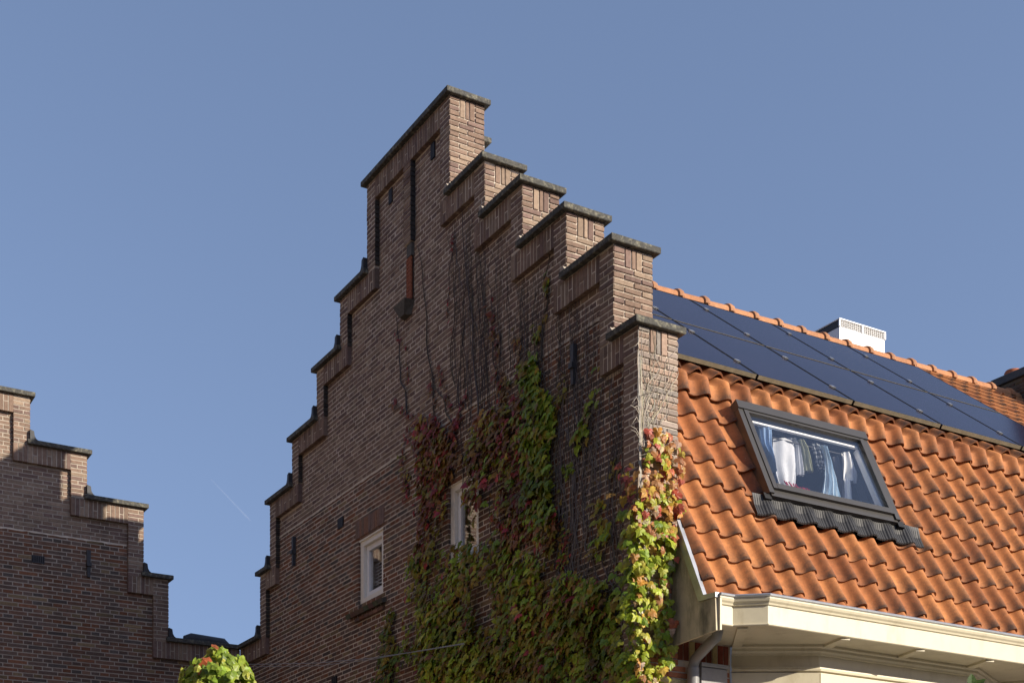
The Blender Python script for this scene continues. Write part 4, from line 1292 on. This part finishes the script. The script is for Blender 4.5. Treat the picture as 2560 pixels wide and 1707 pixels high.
string(LV, [(1045, 960), (1020, 880), (1012, 850)], 26, [(2, RED), (1, BROWN)], spread=.02)
string(LV, [(1075, 900), (1055, 960), (1040, 1000)], 44, [(2, RED), (1, BRIGHTRED)], spread=.035)
string(LV, [(910, 760), (935, 810), (940, 900)], 22, [(2, RED), (1, BROWN)], spread=.02, smax=.04)
string(LV, [(905, 925), (945, 960), (985, 970)], 36, [(2, RED), (1, BROWN)], spread=.03)
string(LV, [(935, 1000), (925, 1060), (940, 1120)], 44, [(2, RED), (2, OLIVE)], spread=.04)
string(LV, [(930, 1110), (945, 1160), (985, 1180)], 26, [(2, RED), (1, BROWN)], spread=.03)
string(LV, [(1045, 540), (1042, 575)], 10, [(2, RED)], spread=.012, smax=.035)
string(LV, [(1035, 660), (1030, 720), (1040, 760)], 14, [(2, RED)], spread=.014, smax=.035)
string(LV, [(1300, 870), (1280, 940), (1270, 1000)], 50, [(2, OLIVE), (1, BROWN)], spread=.04)
# scattered green patches right of the bare stems
wall_patch(LV, [(1368, 830), (1390, 835), (1388, 930), (1345, 1035), (1322, 1040), (1335, 960), (1362, 900)], 420, [(4, GREEN), (1, OLIVE)], 0.08)
wall_patch(LV, [(1365, 1150), (1395, 1150), (1412, 1215), (1395, 1280), (1355, 1300), (1350, 1265), (1375, 1220)], 420, [(3, GREEN), (2, OLIVE)], 0.08)
string(LV, [(1290, 1090), (1325, 1075)], 16, [(2, GREEN)], spread=.03)
string(LV, [(1270, 1150), (1300, 1230), (1300, 1300)], 70, [(2, OLIVE), (1, RED), (1, GREEN)], spread=.06)
string(LV, [(1410, 1060), (1420, 1100)], 14, [(2, OLIVE)], spread=.03)
# narrow strand right of the left window
wall_patch(LV, [(880, 1345), (903, 1350), (905, 1420), (918, 1500), (940, 1570), (940, 1610), (858, 1610), (872, 1500), (878, 1430)], 560, [(4, [(0.12, 0.19, 0.022), (0.15, 0.20, 0.025)]), (1.3, OLIVE), (.4, BROWN)], 0.10, .045, .08)
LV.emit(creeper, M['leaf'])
# bare stems
ms = MB()
def stem(px0, py0, px1, py1, r0=.007, r1=.003, wob=.12, c=(0.10, 0.085, 0.075)):
    wander(ms, at_x(px0 * K, py0 * K, 0.035), at_x(px1 * K, py1 * K, 0.035), 'x', r0, r1, vary(c), 18, wob)
for _ in range(150):
    x = random.uniform(1035, 1440)
    top = 440 + max(0, x - 1030) * 0.72 + abs(random.gauss(0, 90))
    stem(x + random.uniform(-10, 20), min(1250, top + random.uniform(150, 620)), x, top, random.uniform(.002, .0055), .0015, .10, random.choice(((0.10, 0.085, 0.075), (0.16, 0.145, 0.14), (0.07, 0.06, 0.055))))
for _ in range(34):
    x = random.uniform(1270, 1440); stem(x + random.uniform(-25, 25), random.uniform(1420, 1560), x, random.uniform(900, 1150), random.uniform(.004, .010), .003, .16, (0.17, 0.145, 0.13))
for _ in range(36):
    x = random.uniform(1290, 1450); y = random.uniform(760, 1350); stem(x, y + random.uniform(60, 160), x + random.uniform(-70, 70), y, .004, .002, .18, (0.2, 0.17, 0.15))
for a in ((1005, 1010, 960, 560), (935, 950, 905, 735), (1150, 930, 1125, 690), (1045, 990, 985, 850), (1240, 830, 1262, 560), (1100, 960, 1060, 480), (1295, 1500, 1325, 1050), (1300, 1480, 1318, 1180)):
    stem(*a, .011, .004, .08)
ms.build('stem', M['drystem'], creeper)

# creeper on the sunlit corner pier
pier = thing('corner_creeper', 'sunlit yellow green and red creeper on the corner pier beside the roof tiles', 'creeper')
LP = Leaves()
YG = [(0.42, 0.46, 0.045), (0.32, 0.40, 0.04), (0.52, 0.50, 0.07)]
YO = [(0.52, 0.37, 0.06), (0.52, 0.27, 0.06), (0.44, 0.18, 0.06)]
RR = [(0.52, 0.16, 0.08), (0.46, 0.10, 0.06), (0.50, 0.24, 0.10)]
PK = [(0.52, 0.36, 0.24), (0.50, 0.42, 0.22)]
def pier_patch(poly, dens, wts, thick, smin=.04, smax=.085):
    pts = [at_y(a * K, b * K, 0.0) for a, b in poly]; P2 = [(p.x, p.z) for p in pts]
    x0, x1 = min(p[0] for p in P2), max(p[0] for p in P2); z0, z1 = min(p[1] for p in P2), max(p[1] for p in P2)
    for _ in range(int((x1 - x0) * (z1 - z0) * dens)):
        x, z = random.uniform(x0, x1), random.uniform(z0, z1)
        if not in_poly((x + noise.noise(Vector((x * 6, z * 6, 2))) * .05, z), P2): continue
        if random.random() > 0.85 + noise.noise(Vector((x * 5, z * 4, 8))) * .8: continue
        out = Vector((random.uniform(-0.75, 0.35), -1, random.uniform(-.1, .35))).normalized()
        d = thick * random.uniform(.15, 1)
        LP.add(Vector((x, -d, z)), out, random.uniform(smin, smax), random.uniform(-0.8, 0.35), random.gauss(0, .5), pick(wts), 1.4)
pier_patch([(1480, 985), (1552, 1000), (1555, 1060), (1560, 1110), (1500, 1130), (1475, 1080)], 800, [(2, RR), (2, YO), (1, YG), (.6, PK)], 0.09, .045, .075)
pier_patch([(1470, 1110), (1535, 1110), (1562, 1160), (1576, 1215), (1550, 1240), (1450, 1230), (1455, 1160)], 1050, [(2, YO), (1.5, RR), (1.6, YG), (.7, PK)], 0.11)
pier_patch([(1440, 1205), (1538, 1210), (1536, 1300), (1528, 1420), (1524, 1480), (1530, 1530), (1500, 1620), (1450, 1620), (1440, 1500), (1455, 1380), (1438, 1300)], 880, [(4, YG), (1.6, GREEN), (1.2, YO), (.3, RR), (.3, PK)], 0.13)
# leaves wrapping round to the shaded side of the corner
for _ in range(240):
    z = random.uniform(3.4, 5.25)
    if random.random() > 0.75 + noise.noise(Vector((0, z * 3, 4))) * .9: continue
    y = abs(random.gauss(0, .10)) if z < 5.4 else abs(random.gauss(0, .07))
    pal = [(3, GREEN), (1, OLIVE), (1, YG)] if z < 4.9 else [(1.2, [(0.16, 0.035, 0.035), (0.2, 0.05, 0.04)]), (1, BROWN), (1, OLIVE)]
    LP.add(Vector((-random.uniform(.01, .14), y - .05, z)), Vector((-1, random.uniform(-.6, .1), .1)).normalized(), random.uniform(.045, .08), random.uniform(-.8, .2), random.gauss(0, .5), pick(pal))
LP.emit(pier, M['leaf'])
ms = MB()
for _ in range(26):
    x = random.uniform(0.01, 0.36); z0 = random.uniform(5.2, 5.7); z1 = random.uniform(5.8, 6.36)
    wander(ms, (x * .6, -.008, z0), (min(.36, max(0.0, x + random.uniform(-.12, .2))), -.008, z1), 'y', random.uniform(.002, .004), .0015, vary((0.42, 0.37, 0.30)), 14, .07)
for _ in range(10):
    wander(ms, (random.uniform(-.012, .02), -.01, 4.6), (random.uniform(-.014, .04), -.01, random.uniform(5.9, 6.28)), 'y', .005, .003, vary((0.42, 0.37, 0.31)), 18, .03)
for _ in range(10):      # loose twigs curling away from the corner
    z = random.uniform(5.2, 6.2); p0 = Vector((0.0, -.01, z)); L_ = random.uniform(.06, .14); s = random.choice((-1, -1, 1))
    ms.tube([p0, p0 + Vector((s * L_ * .5, -.05, .015)), p0 + Vector((s * L_, -.07, jit(.04) - .02))], [.003, .002, .001], 4, (0.5, 0.45, 0.38))
ms.build('stem', M['drystem'], pier)

# ------------------------------------------------------------------ clipped tree in front of the corner of the two houses
tree = thing('small_tree', 'sunlit green tree top in front of the corner between the two houses', 'tree')
TC = Vector((-4.1, -1.05, 3.0)); tpx, tpy, tdep = project(TC)
TCc = CAM + ray(548, 1705) * 9.0
tree.location = (TCc.x, TCc.y, 0)
m = MB(); tb = Vector((0, 0, 0))
m.tube([tb, tb + Vector((.02, 0, 1.2)), tb + Vector((0, .03, 2.2)), tb + Vector((0.02, 0, TCc.z))], [.07, .055, .04, .015], 8); m.build('trunk', M['bark'], tree)
for q in range(9):
    m = MB(); a = q * 0.7; st = Vector((0, 0, TCc.z - .6 + q * .06))
    e = Vector((math.cos(a) * .26, math.sin(a) * .26, TCc.z - .1 + jit(.12)))
    m.tube([st, st.lerp(e, .5) + Vector((0, 0, .06)), e], [.014, .009, .004], 5); m.build('limb', M['bark'], tree)
LT = Leaves()
ROUND = [(0, 0.05, 0)] + [(math.sin(t) * .5 * (1 + .12 * math.sin(7 * t)), -.42 - math.cos(math.pi - t) * -.48 * (1 + .1 * math.sin(6 * t + 1)), -.10 * math.sin(2 * t) ** 2 - .05) for t in [2 * math.pi * k / 13 for k in range(13)]]
SAVE = LEAF
LEAF = ROUND + [(0, -0.42, 0.06)]
LEAF_SAVE_F = LEAF_F
LEAF_F = [(14, 1 + k, 1 + (k + 1) % 13) for k in range(13)]
R0 = 0.235
loc0 = Vector(tree.location)
for _ in range(760):
    v = Vector((random.gauss(0, 1), random.gauss(0, 1), random.gauss(0, 1))).normalized()
    rr = random.uniform(.55, 1.0) ** .5
    p = Vector((v.x * R0 * 1.02, v.y * R0 * 1.02, v.z * R0 * 0.92)) * rr * (1 + .22 * noise.noise(v * 2.1)) + Vector((TCc.x, TCc.y, TCc.z))
    out = (v + Vector((jit(.5), jit(.5) - .15, .45))).normalized()
    if abs(out.z) > .93: out = Vector((out.x + .4, out.y - .3, out.z)).normalized()
    c = random.choice([(0.30, 0.40, 0.05), (0.38, 0.46, 0.06), (0.22, 0.31, 0.04), (0.46, 0.48, 0.09)])
    if random.random() < .004: c = (0.45, 0.12, 0.05)
    LT.add(p, out, random.uniform(.04, .085), random.uniform(-.7, .5), random.gauss(0, .9), vary(c), 1.5)
for it in LT.items:
    for k in range(len(it[1])): it[1][k] = it[1][k] - loc0
LT.emit(tree, M['treeleaf'])
# broad-leaved shrub tip in front of the bay
shrub = thing('shrub', 'broad green leaves of a shrub poking up below the gutter at the right', 'shrub')
LEAF = [(0, 0, 0), (0.07, -.04, .01), (0.14, -.12, .02), (0.24, -.4, .0), (0.22, -.66, .0), (0.10, -.88, -.03), (0, -1.02, -.06), (-.10, -.88, -.03), (-.22, -.66, 0), (-.24, -.4, 0), (-.14, -.12, .02), (-.07, -.04, .01), (0, -.5, -.05)]
LEAF_F = [(12, i, i + 1) for i in range(11)] + [(12, 11, 0)]
LS = Leaves()
sp = at_y(2425, 1725, -0.75); shrub.location = (sp.x, sp.y, 0)
for (dx, dz, roll, tl, sz) in ((0.02, 0.0, 2.9, .3, .19), (-.05, -.02, 2.2, -.4, .17), (-.02, -.08, 3.6, .5, .18), (.09, -.1, 3.8, .2, .17), (-.12, -.1, 1.8, .2, .16), (.03, -.16, 2.4, -.3, .2), (0, -.25, 3.1, .5, .2)):
    LS.add(Vector((sp.x + dx, sp.y + jit(.04), sp.z + dz)), Vector((-.45, -.9, .1)).normalized(), sz, tl, roll, vary((0.07, 0.11, 0.03), .3))
for it in LS.items:
    for k in range(len(it[1])): it[1][k] = it[1][k] - Vector(shrub.location)
LS.emit(shrub, M['treeleaf'])
m = MB(); m.tube([(0, 0, 0), (.03, 0, 1.5), (0, .02, sp.z - .1), (0.01, 0, sp.z)], [.025, .02, .008, .004], 6); m.build('stem', M['bark'], shrub)

# ------------------------------------------------------------------ wires and contrail
pts = [at_x(a, b, -0.25) for a, b in ((560, 1664), (624, 1660), (797, 1656), (922, 1645), (1040, 1628), (1160, 1609))]
m = MB(); m.tube(pts, 0.004, 5)
m.tube([p + Vector((0, 0, -.012 - .02 * math.sin(i))) for i, p in enumerate(pts)], 0.003, 5)
m.build('slack_wire', M['wire'], None, 'thin slack wire strung in front of the gable wall near the bottom', 'wire')
m = MB()
a = CAM + ray(528, 1198) * 2500; b = CAM + ray(627, 1302) * 2500
m.tube([a, a.lerp(b, .5), a.lerp(b, .9), b], [0.5, 1.1, 1.5, .6], 8)
mc, nt, bs = mat_new('contrail')
bs.inputs['Base Color'].default_value = (.9, .9, .9, 1); bs.inputs['Alpha'].default_value = 0.02; bs.inputs['Roughness'].default_value = 1
m.build('contrail', mc, None, 'faint white contrail in the blue sky above the valley between houses', 'contrail')
